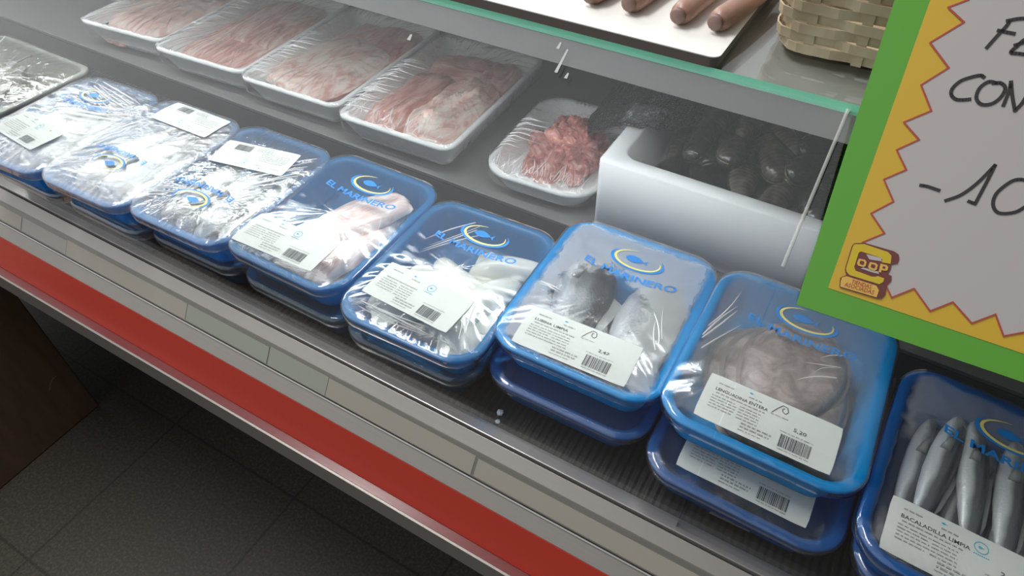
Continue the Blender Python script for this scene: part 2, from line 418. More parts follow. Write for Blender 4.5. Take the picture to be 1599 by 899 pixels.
# curved front glass (two panes that meet at a seam)
GP = [(.3265, .004), (.3275, .05), (.334, .10), (.351, .165), (.380, .215), (.410, .250), (.465, .305), (.5175, .356)]
def smooth_prof(pts, n=6):
    out = []
    P = [Vector(p) for p in pts]; P = [2*P[0]-P[1]] + P + [2*P[-1]-P[-2]]
    for i in range(1, len(P)-2):
        for k in range(n):
            t = k/n
            out.append(.5*((2*P[i]) + (P[i+1]-P[i-1])*t + (2*P[i-1]-5*P[i]+4*P[i+1]-P[i+2])*t*t + (3*P[i]-P[i-1]-3*P[i+1]+P[i+2])*t**3))
    out.append(P[-2]); return out
gp = smooth_prof(GP)
def pane(x0, x1, name):
    outer = []; inner = []
    for i, p in enumerate(gp):
        t = (gp[min(i+1, len(gp)-1)] - gp[max(i-1, 0)]).normalized(); n_ = Vector((-t.y, t.x))   # towards the customer / up
        outer.append(p); inner.append(p - n_*.005)
    mb = MB()
    def strip(q, mi=0):                       # own vertices per face strip keep the shading of each side clean
        k = len(q); v = [(x0, p.x, p.y + D) for p in q] + [(x1, p.x, p.y + D) for p in q]
        mb.add(v, [(i, i+1, k+i+1, k+i) for i in range(k-1)], mi)
    strip(outer); strip(inner[::-1]); strip([inner[0], outer[0]]); strip([outer[-1], inner[-1]])
    for xe in (x0, x1):
        k = len(outer); v = [(xe, p.x, p.y + D) for p in outer + inner]
        mb.add(v, [(i, i+1, k+i+1, k+i) for i in range(k-1)], 1)
    return cm(mb, name, ['glass', 'glass_seam'], smooth=True)
mat('glass_seam', (.62, .66, .62), .2)
mat('tape_scrap', (.5, .5, .49), .5)
pl = pane(XL + .02, -.0008, 'glass_pane'); pane(.0, XR - .02, 'glass_pane')
for o in case.children:
    if o.name.startswith('glass_pane'):
        o.data.polygons.foreach_set('use_smooth', [p.material_index == 0 for p in o.data.polygons])
mb = MB(); gs = [p for p in gp if p.x > .424]; k = len(gs)
v = []
for xe, lf in ((-.0034, .0002), (-.0029, .0009), (-.0011, .0009), (-.0006, .0002)):
    for i, p in enumerate(gs):
        t = (gs[min(i+1, k-1)] - gs[max(i-1, 0)]).normalized(); q = p + Vector((-t.y, t.x))*lf
        v.append((xe, q.x, q.y + D))
mb.add(v, [(r_*k + i, r_*k + i+1, (r_+1)*k + i+1, (r_+1)*k + i) for r_ in range(3) for i in range(k-1)])
m = mat('seam_bead', (.75, .75, .72), .25); g = G(m)
tr = g.new('ShaderNodeBsdfTransparent', {'Color': (.95, .95, .93, 1)})
mx = g.new('ShaderNodeMixShader', {0: .62, 1: g.b.outputs[0], 2: tr.outputs[0]}); g.l.new(mx.outputs[0], g.n['Material Output'].inputs[0])
cm(mb, 'seam_bead', 'seam_bead', smooth=True)
# bits of old tape stuck on the pane
mb = MB()
for (px, py, w_, h_) in [(877, 95, .003, .022), (873, 71, .003, .006), (640, 58, .004, .006), (885, 118, .003, .005)]:
    d_ = ray(px, py); t = .49 / d_.y
    for _ in range(4):                        # meet the upper glass plane
        P = d_*t; zz = .250 + (P.y - .410)*.99
        t = ((.250 - .410*.99) + .002 - (CAMZ - D)) / (d_.z - .99*d_.y)
    P = d_*t + Vector((0, 0, CAMZ)); u_ = Vector((.12, .70, .70)).normalized()
    r_ = Vector((1, 0, 0))
    mb = MB(); mb.add([P - r_*w_/2 - u_*h_/2, P + r_*w_/2 - u_*h_/2, P + r_*w_*.3 + u_*h_/2, P - r_*w_*.2 + u_*h_/2], [(0, 1, 2, 3)])
    cm(mb, 'tape_residue', 'tape_scrap')
# worktop over the rear half of the case with a glass plate on it
cm(profile([(.5245, .3255), (1.35, .3255), (1.35, .3515), (.5245, .3515)]), 'worktop', 'worktop_grey', bevel=.001)
cm(profile([(.5205, .3265), (.5245, .3265), (.5245, .3510), (.5205, .3510)]), 'worktop_front', 'housing_grey')
mb = profile([(.5195, .3518), (1.35, .3518), (1.35, .3598), (.5195, .3598)]); mb.m = [0, 0, 0, 1, 1, 1]
cm(mb, 'top_glass', ['glass', 'glass_edge'])

m = mat('tube_glow', (1, 1, 1), .4); g_ = m.node_tree.nodes['Principled BSDF']
g_.inputs['Emission Color'].default_value = (.95, .985, 1, 1); g_.inputs['Emission Strength'].default_value = TUBE_EMISSION
mat('reflector_white', (.75, .76, .75), .4)
v_, f_ = tube([(-1.90, .575, D + .3165), (-.06, .575, D + .3165)], .008, 14); MBt = MB().add(v_, f_)
lt = cm(MBt, 'light_tube', 'tube_glow', smooth=True)
for xe in (-1.90, -.06):
    v_, f_ = tube([(xe - .012, .575, D + .3165), (xe + .012, .575, D + .3165)], .0088, 14); cm(MB().add(v_, f_), 'tube_cap', 'housing_grey')
cm(profile([(.600, .3255), (.600, .2930), (.602, .2930), (.602, .3255)], XL, .02), 'light_baffle', 'reflector_white')

# ------------------------------------------------------------------ blue and white food trays
class Film:
    def __init__(s, w, d, h, bulge=.003, r=.034): s.w, s.d, s.h, s.b, s.r, s.a = w, d, h, bulge, r, 0
    def z(s, u, v):
        a = max(0, 1 - (2*u/s.w)**2); b = max(0, 1 - (2*v/s.d)**2)
        return s.h + .0016 + s.b * min(1, 2.2*a) * min(1, 2.2*b)
def add_film(root, F, material, amp=.0006, freq=46, seed=0, skirt=.010, nc=20, ns=44, name='film'):
    rings = []; F.a = max(0, amp - .0006)*1.5
    w, d, r = F.w, F.d, F.r
    for off, z in ((-.002, F.h - skirt - .004), (.0012, F.h - skirt), (.0016, F.h - .002), (.0008, F.h + .0012)):
        rings.append(rr(w + 2*off, d + 2*off, r + off, z, nc, ns))
    for i in range(1, 17):
        s_ = 1 - (i/16)**1.15 * .985
        ring = []
        base = rr(w, d, r, 0, nc, ns)
        for j, (x, y, _) in enumerate(base):
            xx, yy = x*s_, y*s_
            k = j / len(base)
            fall = math.sin(min(1, (1-s_)*2.6)*math.pi) ** .7 if s_ > .6 else .18
            wv = 1 - abs(nz(k*freq, seed*7.3 + s_*1.6))*2.2
            z = F.z(xx, yy) + amp * max(0, wv) * fall + amp*.6*nz(xx*60, yy*60, seed)
            ring.append((xx, yy, z))
        rings.append(ring)
    v, f_ = loft(rings, False, True)
    return mesh_obj(name, v, f_, material, root, True)
def fold_glint_mat():
    m = mat('film_fold_glint', (.92, .93, .95), .18, 0, .9); g = G(m)  # gathered folds, with their bright streaks put in as a whitish colour
    tr = g.new('ShaderNodeBsdfTransparent', {'Color': (.97, .97, .98, 1)})
    mx = g.new('ShaderNodeMixShader', {0: .22, 1: g.b.outputs[0], 2: tr.outputs[0]}); g.l.new(mx.outputs[0], g.n['Material Output'].inputs[0])
fold_glint_mat()
def creases(film, F, lines):                 # gathered folds of the cling film, part of the film's own mesh
    me = film.data; bm = bmesh.new(); bm.from_mesh(me)
    if len(me.materials) == 1: me.materials.append(MATS['film_fold_glint'])
    for (u0, v0, u1, v1, wd, bow) in lines:
        n = 9; L = math.hypot(u1-u0, v1-v0); tx, ty = (u1-u0)/L, (v1-v0)/L; prev = None
        for i in range(n):
            q = i/(n-1); b = bow*math.sin(math.pi*q); x, y = u0 + (u1-u0)*q - ty*b, v0 + (v1-v0)*q + tx*b
            w = wd*(.15 + math.sin(math.pi*min(1, .18 + q*.82))**.8)*.5
            h = F.z(x, y) + F.a*.9 + .0004
            row = [bm.verts.new((x - ty*w*k, y + tx*w*k, h + e)) for k, e in ((-1, 0), (0, w*1.1), (1, 0))]
            if prev:
                for k in range(2):
                    f_ = bm.faces.new((prev[k], row[k], row[k+1], prev[k+1])); f_.material_index = 1; f_.smooth = False
            prev = row
    bm.to_mesh(me); bm.free()
def tray_shell(root, w, d, h, r, material, flute=True, name='tray', wall=.0012, nflute=9):
    prof_out = [(.021, 0.0), (.0168, .0015), (.0148, .006), (.0108, h-.008), (.0092, h-.0052), (.001, h-.0052), (0, h-.0035), (0, h-.0008), (.0012, h)]
    prof_in = [(.0085, h), (.0105, h-.003), (.0120, h-.008), (.0160, .0065), (.0185, .003), (.023, .0014)]
    rings = []
    for ins, z in prof_out + prof_in:
        rg = rr(w-2*ins, d-2*ins, max(r-ins*.8, .008), z)
        if flute and .002 < z < h - .006:
            o = []
            n = len(rg)
            for j, (x, y, zz) in enumerate(rg):
                k = (j * 4 * nflute / n) % 1.0
                s_ = .0014 if k < .5 else 0
                L = math.hypot(x, y); o.append((x*(1 - s_/L), y*(1 - s_/L), zz))
            rg = o
        rings.append(rg)
    v, f_ = loft(rings, True, True)
    return mesh_obj(name, v, f_, material, root, True)

def put(F, x, y, lift): return (x, y, F.z(x, y) + lift + F.a)
def print_text(mb, F, txt, cx, cy, ang, size, wid=None, lift=.0012, mi=0, arc=0.0, bold=0.0):
    v, f_, w = text_polys(txt, bold)
    sx = (wid / w) if wid else size
    c, s_ = math.cos(ang), math.sin(ang); out = []
    for (a, b) in v:
        x0 = a*sx - (wid or w*size)/2; y0 = b*size + arc*(x0*x0)
        x = cx + x0*c - y0*s_; y = cy + x0*s_ + y0*c
        out.append(put(F, x, y, lift))
    mb.add(out, f_, mi)
def print_poly(mb, F, pts, lift=.0012, mi=0):
    mb.add([put(F, x, y, lift) for x, y in pts], [tuple(range(len(pts)))], mi)
def fish_shape(n=14):
    up = [(-1 + 1.45*i/n, .42*math.sin(math.pi*(i/n)**.8)**.9) for i in range(n+1)]
    body = [(x, y) for x, y in up] + [(.75, .30), (.66, 0), (.75, -.34)] + [(x, -y*.85) for x, y in reversed(up[1:])]
    return body
def crescent(a, b, t0, t1, wmax, n=30, power=.7, sx=0, sy=0):
    o, i = [], []
    for k in range(n+1):
        q = k/n; t = R(t0 + (t1-t0)*q); w = wmax*math.sin(math.pi*q)**power + .0002
        o.append((a*math.cos(t) + sx, b*math.sin(t) + sy)); i.append(((a-w)*math.cos(t) + sx, (b-w*.8)*math.sin(t) + sy))
    return o, i
def add_logo(film, F, cx, cy, ang, sc=1.0, txt='EL MARINERO', alpha_text=True):
    c, s_ = math.cos(ang), math.sin(ang)
    def T(p): return (cx + (p[0]*c - p[1]*s_)*sc, cy + (p[0]*s_ + p[1]*c)*sc)
    mb = MB()
    o, i = crescent(.0315, .0175, 140, 395, .0052)
    for k in range(len(o)-1): print_poly(mb, F, [T(o[k]), T(o[k+1]), T(i[k+1]), T(i[k])], .0010, 0)
    o, i = crescent(.0272, .0152, 95, 385, .0032)
    for k in range(len(o)-1): print_poly(mb, F, [T(o[k]), T(o[k+1]), T(i[k+1]), T(i[k])], .0012, 1)
    print_poly(mb, F, [T((-x*.0150*-1 + .001, y*.0135 + .0005)) for x, y in fish_shape()], .0012, 0)
    tx, ty = T((0, -.0335)) if sc > 0 else T((0, 0))
    print_text(mb, F, txt, tx, ty, ang, .0135*sc, .108*sc, .0010, 0, arc=2.2, bold=.022)
    return mb.build('film_print', ['print_blue', 'print_yellow'], film)
def add_label(film, F, cx, cy, ang, w=.122, d=.053, flip=False, name_txt='', price='', oval='fish', seed=0):
    rnd = random.Random(seed)
    c, s_ = math.cos(ang), math.sin(ang)
    nx, ny = 12, 6; v = []; f_ = []
    for lift in (.0007, .0010):
        for j in range(ny+1):
            for i in range(nx+1):
                a, b = (i/nx-.5)*w, (j/ny-.5)*d
                if i in (0, nx) and j in (0, ny): a *= .988; b *= .975
                v.append(put(F, cx + a*c - b*s_, cy + a*s_ + b*c, lift))
    n = (nx+1)*(ny+1)
    for j in range(ny):
        for i in range(nx):
            q = j*(nx+1)+i; f_.append((n+q, n+q+1, n+q+nx+2, n+q+nx+1)); f_.append((q, q+nx+1, q+nx+2, q+1))
    rim = [i for i in range(nx+1)] + [(j+1)*(nx+1)-1 for j in range(1, ny+1)] + [ny*(nx+1)+i for i in range(nx-1, -1, -1)] + [j*(nx+1) for j in range(ny-1, 0, -1)]
    for k in range(len(rim)): a, b = rim[k], rim[(k+1) % len(rim)]; f_.append((a, b, n+b, n+a))
    lab = mesh_obj('label', v, f_, 'label_paper', film, False)
    pang = ang + (math.pi if flip else 0); pc, ps = math.cos(pang), math.sin(pang)
    def T(x, y): x = (x-.5)*w; y = (y-.5)*d; return (cx + x*pc - y*ps, cy + x*ps + y*pc)
    pb = MB(); LF = .0014
    def rect(x0, y0, x1, y1, mi=0): print_poly(pb, F, [T(x0, y0), T(x1, y0), T(x1, y1), T(x0, y1)], LF, mi)
    def micro(x0, x1, y, h=.020, dens=.8):
        x = x0
        while x < x1:
            L = rnd.choice((3, 5, 6, 8, 9))
            for _ in range(L):
                if x > x1: break
                ww = rnd.uniform(.0030, .0048)
                k = rnd.random()
                if k < .55: rect(x, y, x + ww, y + h*rnd.uniform(.35, .5)); rect(x, y + h*.72, x + ww*rnd.uniform(.5, 1), y + h)
                else: rect(x, y, x + ww*.55, y + h)
                x += ww + .0013
            x += .008
    if name_txt:
        t = T(.075 + .0118*len(name_txt), .665); print_text(pb, F, name_txt, t[0], t[1], pang, .0050, w*.0236*len(name_txt), LF, bold=.012)
    micro(.085, .20, .82, .03)
    micro(.09, .46, .595, .028)
    for r_ in range(5):
        y = .52 - r_*.062
        micro(.07, .25 + .03*rnd.random(), y, .024); micro(.285, .44, y, .024)
    micro(.32, .42, .79, .03)
    micro(.335, .56, .20, .034); micro(.335, .55, .135, .034); micro(.33, .50, .075, .02)
    micro(.60, .84, .40, .02); micro(.62, .84, .055, .02)
    x = .615
    while x < .83:
        bw = rnd.choice((.0035, .0035, .007, .010)); rect(x, .105, x + bw, .355); x += bw + rnd.choice((.003, .004, .0065))
    if price:
        t = T(.73, .50); print_text(pb, F, price, t[0], t[1], pang, .0055, w*.095, LF, bold=.012)
    fs = fish_shape(8)
    print_poly(pb, F, [T(.335 + x*.022, .90 + y*.05) for x, y in fs], LF, 1)
    if oval == 'fish':
        o = [(math.cos(2*math.pi*k/28), math.sin(2*math.pi*k/28)) for k in range(29)]
        for k in range(28):
            print_poly(pb, F, [T(.56 + o[k][0]*.044, .80 + o[k][1]*.10), T(.56 + o[k+1][0]*.044, .80 + o[k+1][1]*.10), T(.56 + o[k+1][0]*.039, .80 + o[k+1][1]*.088), T(.56 + o[k][0]*.039, .80 + o[k][1]*.088)], LF, 1)
        print_poly(pb, F, [T(.56 + x*.020, .80 + y*.06) for x, y in fs], LF, 1)
        for k in range(8): rect(.52 + k*.012, .655, .528 + k*.012, .675, 1)
    else:
        pts = [(.505, .70), (.535, .83), (.565, .93), (.60, .92), (.615, .83), (.60, .77), (.575, .80), (.57, .86), (.585, .88)]
        for k in range(len(pts)-1):
            (x0, y0), (x1, y1) = pts[k], pts[k+1]
            dx, dy = (x1-x0)*w, (y1-y0)*d; L = math.hypot(dx, dy); nxx, nyy = -dy/L*.0004/w, dx/L*.0004/d
            print_poly(pb, F, [T(x0-nxx, y0-nyy), T(x1-nxx, y1-nyy), T(x1+nxx, y1+nyy), T(x0+nxx, y0+nyy)], LF, 0)
        micro(.50, .63, .665, .02)
    pb.build('print', ['print_black', 'print_cyan'], lab)
    return lab

GB = 'blue fish trays along the front of the case'
def blue_tray(x, y, zrim, w, d, yaw, material, film, label, cat='food tray', bulge=.003, amp=.0006, h=.046, roll=0, seed=0, group=GB, freq=46, pitch=0):
    root = tag(empty('fish_tray', (x, y, D + zrim - h), yaw, roll, pitch), label, cat, group)
    tray_shell(root, w, d, h, .034, material)
    F = Film(w, d, h, bulge)
    fm = add_film(root, F, film, amp, freq, seed)
    return root, F, fm

TRAYS = {}
# upper trays, from the left
def T_(key, *a, **k): TRAYS[key] = blue_tray(*a, **k)
T_('t1', -.972, .414, .0935, .164, .222, 3.5, 'clear_blue_tray', 'film_silver', 'blue tray with heavily creased film beside the foam tray, grey label at its front', amp=.0022, freq=30, seed=1)
T_('t2', -.815, .424, .0945, .164, .222, 2, 'clear_blue_tray', 'film_silver', 'blue tray with glaring white film and its label at the far right corner', amp=.0016, seed=2)
T_('t3', -.660, .436, .0935, .166, .222, 1.5, 'clear_blue_tray', 'film_crinkled', 'blue tray of silver fish turned round, label at its back and emblem at its front', amp=.0018, seed=3)
T_('t4', -.500, .448, .0930, .174, .222, 0, 'clear_blue_tray', 'film_smooth', 'blue tray of pale pink fish fillets, label at its front left', seed=4)
T_('t5', -.324, .440, .0900, .175, .224, 1.9, 'clear_blue_tray', 'film_smooth', 'blue tray of white squid with label over its lower half', seed=5, amp=.0009)
T_('t6', -.150, .483, .0985, .183, .224, 1, 'blue_tray', 'film_milky_near', 'bright blue tray of grey whole fish in front of the white foam box', seed=6)
T_('t7', .034, .483, .1030, .185, .226, -.6, 'blue_tray', 'film_milky_wide', 'bright blue tray of brownish flatfish partly under the sign', seed=7)
T_('t8', .224, .442, .0960, .185, .226, -4, 'deep_blue_tray', 'film_milky_thin', 'dark blue tray of slender silver fish in the lower right corner', seed=8)
# lower trays that carry them
GL = 'lower trays under the blue fish trays'
def L_(key, *a, **k): TRAYS[key] = blue_tray(*a, group=GL, **k)
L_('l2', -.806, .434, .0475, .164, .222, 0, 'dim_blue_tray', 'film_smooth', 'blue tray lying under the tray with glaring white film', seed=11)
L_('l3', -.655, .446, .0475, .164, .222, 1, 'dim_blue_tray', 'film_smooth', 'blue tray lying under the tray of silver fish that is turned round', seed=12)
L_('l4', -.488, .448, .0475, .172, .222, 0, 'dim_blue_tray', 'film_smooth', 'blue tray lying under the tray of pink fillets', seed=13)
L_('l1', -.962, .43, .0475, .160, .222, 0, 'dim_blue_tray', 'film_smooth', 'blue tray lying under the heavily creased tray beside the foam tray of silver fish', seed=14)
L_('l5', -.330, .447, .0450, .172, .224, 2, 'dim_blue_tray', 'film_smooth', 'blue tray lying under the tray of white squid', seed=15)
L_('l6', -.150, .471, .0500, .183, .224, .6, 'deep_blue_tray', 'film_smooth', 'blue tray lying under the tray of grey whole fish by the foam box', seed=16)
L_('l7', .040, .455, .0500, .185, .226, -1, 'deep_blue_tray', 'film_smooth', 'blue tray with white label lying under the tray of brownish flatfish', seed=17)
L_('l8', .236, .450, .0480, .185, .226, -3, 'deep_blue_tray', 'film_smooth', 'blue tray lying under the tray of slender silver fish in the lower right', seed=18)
def lab(key, *a, **k):
    r_, F, fm = TRAYS[key]; add_label(fm, F, *a, **k)
def logo(key, *a, **k):
    r_, F, fm = TRAYS[key]; add_logo(fm, F, *a, **k)
lab('t1', -.012, -.046, R(-8), .100, .050, seed=1)
lab('t2', .006, .078, R(-1), .108, .050, flip=True, seed=2)
lab('t3', -.004, .044, R(10), .112, .050, flip=True, seed=3)
lab('t4', -.017, -.070, R(2), .120, .052, seed=4, name_txt='', price='')
lab('t5', -.011, -.054, R(-4), .114, .054, seed=5)
lab('t6', -.004, -.077, R(1), .122, .053, seed=6, name_txt='LUBINA LIMPIA', price='2,47', oval='c')
lab('t7', .003, -.074, R(0), .122, .053, seed=7, name_txt='LENGUADINA ENTERA', price='5,20', oval='c')
lab('t8', -.012, -.077, R(1), .122, .053, seed=8, name_txt='BACALADILLA LIMPIA', price='2,42', oval='fish')
lab('l7', .000, -.070, R(0), .122, .053, seed=9, oval='c')
lab('l8', -.012, -.077, R(0), .122, .053, seed=10, oval='fish')
logo('t1', -.005, .060, 0, .9)
logo('t2', -.007, -.050, math.pi, .85)
logo('t3', -.010, -.060, math.pi, .9)
for k in ('t4', 't5', 't6', 't7', 't8'): logo(k, .004, .066, R(0), 1.0)

# ------------------------------------------------------------------ fish and squid in the trays
def in_tray(key, x, y, z, rot=(0, 0, 0)):
    r_ = TRAYS[key][0]
    Mx = Matrix.Translation(r_.location) @ Euler(r_.rotation_euler).to_matrix().to_4x4()
    return Mx @ Matrix.Translation((x, y, z)) @ Euler(rot).to_matrix().to_4x4()
def fish(name, L, H, Tk, skin, parts=True):          # lying on its side: length X (head at -X), height Y, thickness Z, resting on z=0
    root = empty(name, (0, 0, 0))
    prof = [(0, .10), (.03, .40), (.09, .66), (.18, .88), (.30, 1.0), (.45, .96), (.60, .78), (.74, .54), (.86, .30), (.93, .22), (.955, .24)]
    n = 18; rings = []
    for t, s_ in prof:
        th = Tk*.5*min(1, s_*1.05 + .05)*(1 if t < .5 else max(.25, 1 - (t-.5)*1.4))
        ring = []
        for k in range(n):
            a = 2*math.pi*k/n
            ring.append((L*(t-.5), H*.5*s_*math.cos(a) + .015*H*math.sin(6*t), Tk*.5 + th*math.sin(a)))
        rings.append(ring)
    v, f_ = loft(rings, True, True); mesh_obj('body', v, f_, skin, root)
    zt = Tk*.5
    def fin(pts, name, th=.0007):
        m_ = len(pts); v = [(x, y, z + th) for x, y, z in pts] + [(x, y, z - th) for x, y, z in pts]
        f_ = [tuple(range(m_)), tuple(reversed(range(m_, 2*m_)))] + [(i, m_+i, m_+(i+1) % m_, (i+1) % m_) for i in range(m_)]
        mesh_obj(name, v, f_, 'fin', root, False)
    fin([(L*.43, H*.10, zt), (L*.52, H*.40, zt), (L*.545, H*.42, zt), (L*.505, 0, zt), (L*.545, -H*.40, zt), (L*.52, -H*.38, zt), (L*.43, -H*.09, zt)], 'tail_fin')
    if parts:
        fin([(-L*.18, H*.46, zt), (-L*.12, H*.66, zt), (L*.0, H*.62, zt), (L*.16, H*.50, zt), (L*.22, H*.36, zt), (0, H*.44, zt)], 'dorsal_fin')
        v, f_ = tube([(-L*.30, -H*.05, Tk*.92), (-L*.25, -H*.12, Tk*.97), (-L*.17, -H*.2, Tk*.98)], [.001, .0032, .0045], 8); mesh_obj('pectoral_fin', v, f_, 'fin', root)
        bm = bmesh.new(); bmesh.ops.create_uvsphere(bm, u_segments=12, v_segments=8, radius=.5)
        me = bpy.data.meshes.new('eye'); bm.to_mesh(me); bm.free(); me.materials.append(MATS['fish_eye'])
        e = bpy.data.objects.new('eye', me); COL.objects.link(e); e.parent = root
        e.location = (-L*.405, H*.10, Tk*.80); e.scale = (H*.16, H*.16, Tk*.16)
    return root
def dup(root):
    r_ = root.copy(); COL.objects.link(r_)
    for ch in list(root.children):
        c = ch.copy(); COL.objects.link(c); c.parent = r_
    return r_
def place(root, M_, label, cat, group): root.matrix_world = M_; tag(root, label, cat, group); return root
used = set()
def put_fish(proto, key, x, y, z, ang, label, group, tilt=0, cat='fish'):
    o = proto if id(proto) not in used else dup(proto); used.add(id(proto))
    return place(o, in_tray(key, x, y, z, (R(tilt), 0, R(ang))), label, cat, group)
ZB = .0022
random.seed(11)
# slender fish in a row (lower right tray): heads towards the back
slim = fish('slender_fish', .166, .026, .021, 'silver_fish', True)
for i in range(7):
    put_fish(slim, 't8', -.056 + i*.0188, random.uniform(-.006, .006), ZB + .002, -90 + random.uniform(-5, 5) - 3, 'slender silver fish lying in a row in the dark blue tray at the lower right', 'slender fish in the lower right tray', -12)
for i in range(4):
    put_fish(slim, 't8', -.044 + i*.029, -.004 + random.uniform(-.005, .005), ZB + .0215, -90 + random.uniform(-6, 6), 'slender silver fish lying in a row in the dark blue tray at the lower right', 'slender fish in the lower right tray', -10)
# sea bass type fish
bass = fish('whole_fish', .162, .068, .037, 'bass_fish', True)
put_fish(bass, 't6', -.034, -.004, ZB, -82, 'grey scaly whole fish on the left inside the bright blue tray by the foam box', 'grey whole fish by the foam box')
put_fish(bass, 't6', .038, -.002, ZB, -96, 'grey scaly whole fish on the right inside the bright blue tray by the foam box', 'grey whole fish by the foam box')
# flat fish
def flatfish(name, L, Wd, Tk):
    root = empty(name, (0, 0, 0)); n = 28; rings = []
    for s_, z in ((.02, 1.0), (.4, .98), (.7, .86), (.88, .6), (.95, .3), (.95, 0.0)):
        ring = []
        for k in range(n):
            a = 2*math.pi*k/n; x = math.cos(a); y = math.sin(a)*(1 - .22*math.cos(a) - .12*math.cos(a)**2)
            ring.append((L*.5*x*s_, Wd*.5*y*s_, Tk*z + .002 + .001*nz(x*3, y*3, s_*4)))
        rings.append(ring)
    v, f_ = loft(rings, True, True); mesh_obj('body', v, f_, 'sole_skin', root)
    v = []; f_ = []
    n2 = 56
    for k in range(n2):
        a = 2*math.pi*k/n2; x = math.cos(a); y = math.sin(a)*(1 - .22*math.cos(a) - .12*math.cos(a)**2)
        for s_, zz in ((.88, .0045), (1.03 + .012*(k % 2), .0012)): v.append((L*.5*x*s_, Wd*.5*y*s_, zz))
    for k in range(n2):
        b = (k+1) % n2; f_.append((2*k, 2*k+1, 2*b+1, 2*b))
    mesh_obj('fin_fringe', v, f_, 'sole_fin', root)
    v, f_ = loft([[(L*.47, y*Wd*.06, z) for y, z in ((-1, .001), (1, .001), (1, .003), (-1, .003))], [(L*.60, y*Wd*.2, z) for y, z in ((-1, .001), (1, .001), (1, .002), (-1, .002))]], True, True)
    mesh_obj('tail_fin', v, f_, 'sole_fin', root, False)
    return root
sole = flatfish('flatfish', .156, .098, .014)
for i, (x, y, z, a) in enumerate([(-.020, .000, ZB, -86), (.022, -.002, ZB, -95), (-.004, -.004, ZB + .0130, -80), (.020, -.002, ZB + .0150, -70), (.008, .004, ZB + .0275, -98)]):
    put_fish(sole, 't7', x, y, z, a, ['brownish flatfish at the bottom left of the tray partly under the sign', 'brownish flatfish at the bottom right of the tray partly under the sign', 'brownish flatfish in the middle layer of the tray partly under the sign', 'brownish flatfish slanting across the tray partly under the sign', 'brownish flatfish on top of the pile in the tray partly under the sign'][i], 'flatfish in the tray partly under the sign')
put_fish(sole, 'l7', .0, -.005, ZB, -88, 'brownish flatfish in the lower tray with white label', 'flatfish in the lower tray')
# silver fish under creased films
sf = fish('silver_fish', .160, .040, .026, 'pale_fish', True)
for key, lb, gr in (('t3', 'silver fish under creased film in the blue tray that is turned round', 'silver fish in the turned tray'), ('t2', 'pale fish under the glaring white film of the blue tray', 'pale fish under the glaring film'), ('t1', 'silver fish under the heavily creased film beside the foam tray', 'silver fish under the heavily creased film')):
    for i in range(4):
        put_fish(sf, key, -.046 + i*.030, random.uniform(-.006, .006), ZB + .004, 90 + random.uniform(-6, 6), lb, gr, -20)
    for i in range(2):
        put_fish(sf, key, -.026 + i*.040, random.uniform(-.006, .006), ZB + .0215, 90 + random.uniform(-8, 8), lb, gr, -10)
# fillets
def slab(name, L, Wd, Tk, material, seed, bend=0.0, nx=22, ny=12, rough=.25, taper=.35, top=None):
    v = []; f_ = []
    def edge(u, w): return 1 - taper*max(0, abs(u)-.25)**1.2*1.3 + .10*nz(u*2.3 + seed, w*1.5, seed)
    for side in (1, 0):
        for j in range(ny+1):
            for i in range(nx+1):
                u = i/nx*2-1; w = j/ny*2-1
                ex = math.copysign(abs(u)**.9, u); x = L*.5*ex*(1 - .05*w*w + .05*nz(w*2, seed*3.1)); y = Wd*.5*w*edge(u, w) + bend*(u*u)*Wd
                q = max(0, 1 - abs(u)**5)*max(0, 1 - abs(w)**4)
                z = Tk*(q**.45)*(1 + rough*nz(u*2.2 + seed*5, w*2.2, seed)) + Tk*.06*nz(u*7, w*7, seed) if side else 0.0
                v.append((x, y, max(z, .0)))
    n = (nx+1)*(ny+1)
    for j in range(ny):
        for i in range(nx):
            q = j*(nx+1)+i; f_.append((q, q+1, q+nx+2, q+nx+1)); f_.append((n+q, n+q+nx+1, n+q+nx+2, n+q+1))
    rim = [i for i in range(nx+1)] + [(j+1)*(nx+1)-1 for j in range(1, ny+1)] + [ny*(nx+1)+i for i in range(nx-1, -1, -1)] + [j*(nx+1) for j in range(ny-1, 0, -1)]
    for k in range(len(rim)): a, b = rim[k], rim[(k+1) % len(rim)]; f_.append((b, a, n+a, n+b))
    o = mesh_obj(name, v, f_, material, None, True); return o
FL = [(-.020, .004, ZB, 82, .165, .066), (.030, .000, ZB, 96, .165, .066), (.004, .000, ZB + .012, 72, .172, .070), (.026, -.016, ZB + .0145, 86, .16, .060), (.014, .022, ZB + .026, 64, .14, .06)]
for i, (x, y, z, a, L, wd) in enumerate(FL):
    o = slab('fish_fillet', L, wd, .013, 'pale_fillet', i + 1)
    place(o, in_tray('t4', x, y, z, (0, 0, R(a))), ['pale pink fillet at the bottom left of the fillet tray', 'pale pink fillet at the bottom right of the fillet tray', 'pale pink fillet lying slantwise over the two lowest fillets', 'pale pink fillet along the right side on top of the fillet tray', 'short pale pink fillet topmost at the back of the fillet tray'][i], 'fish fillet', 'fillets in the blue tray')
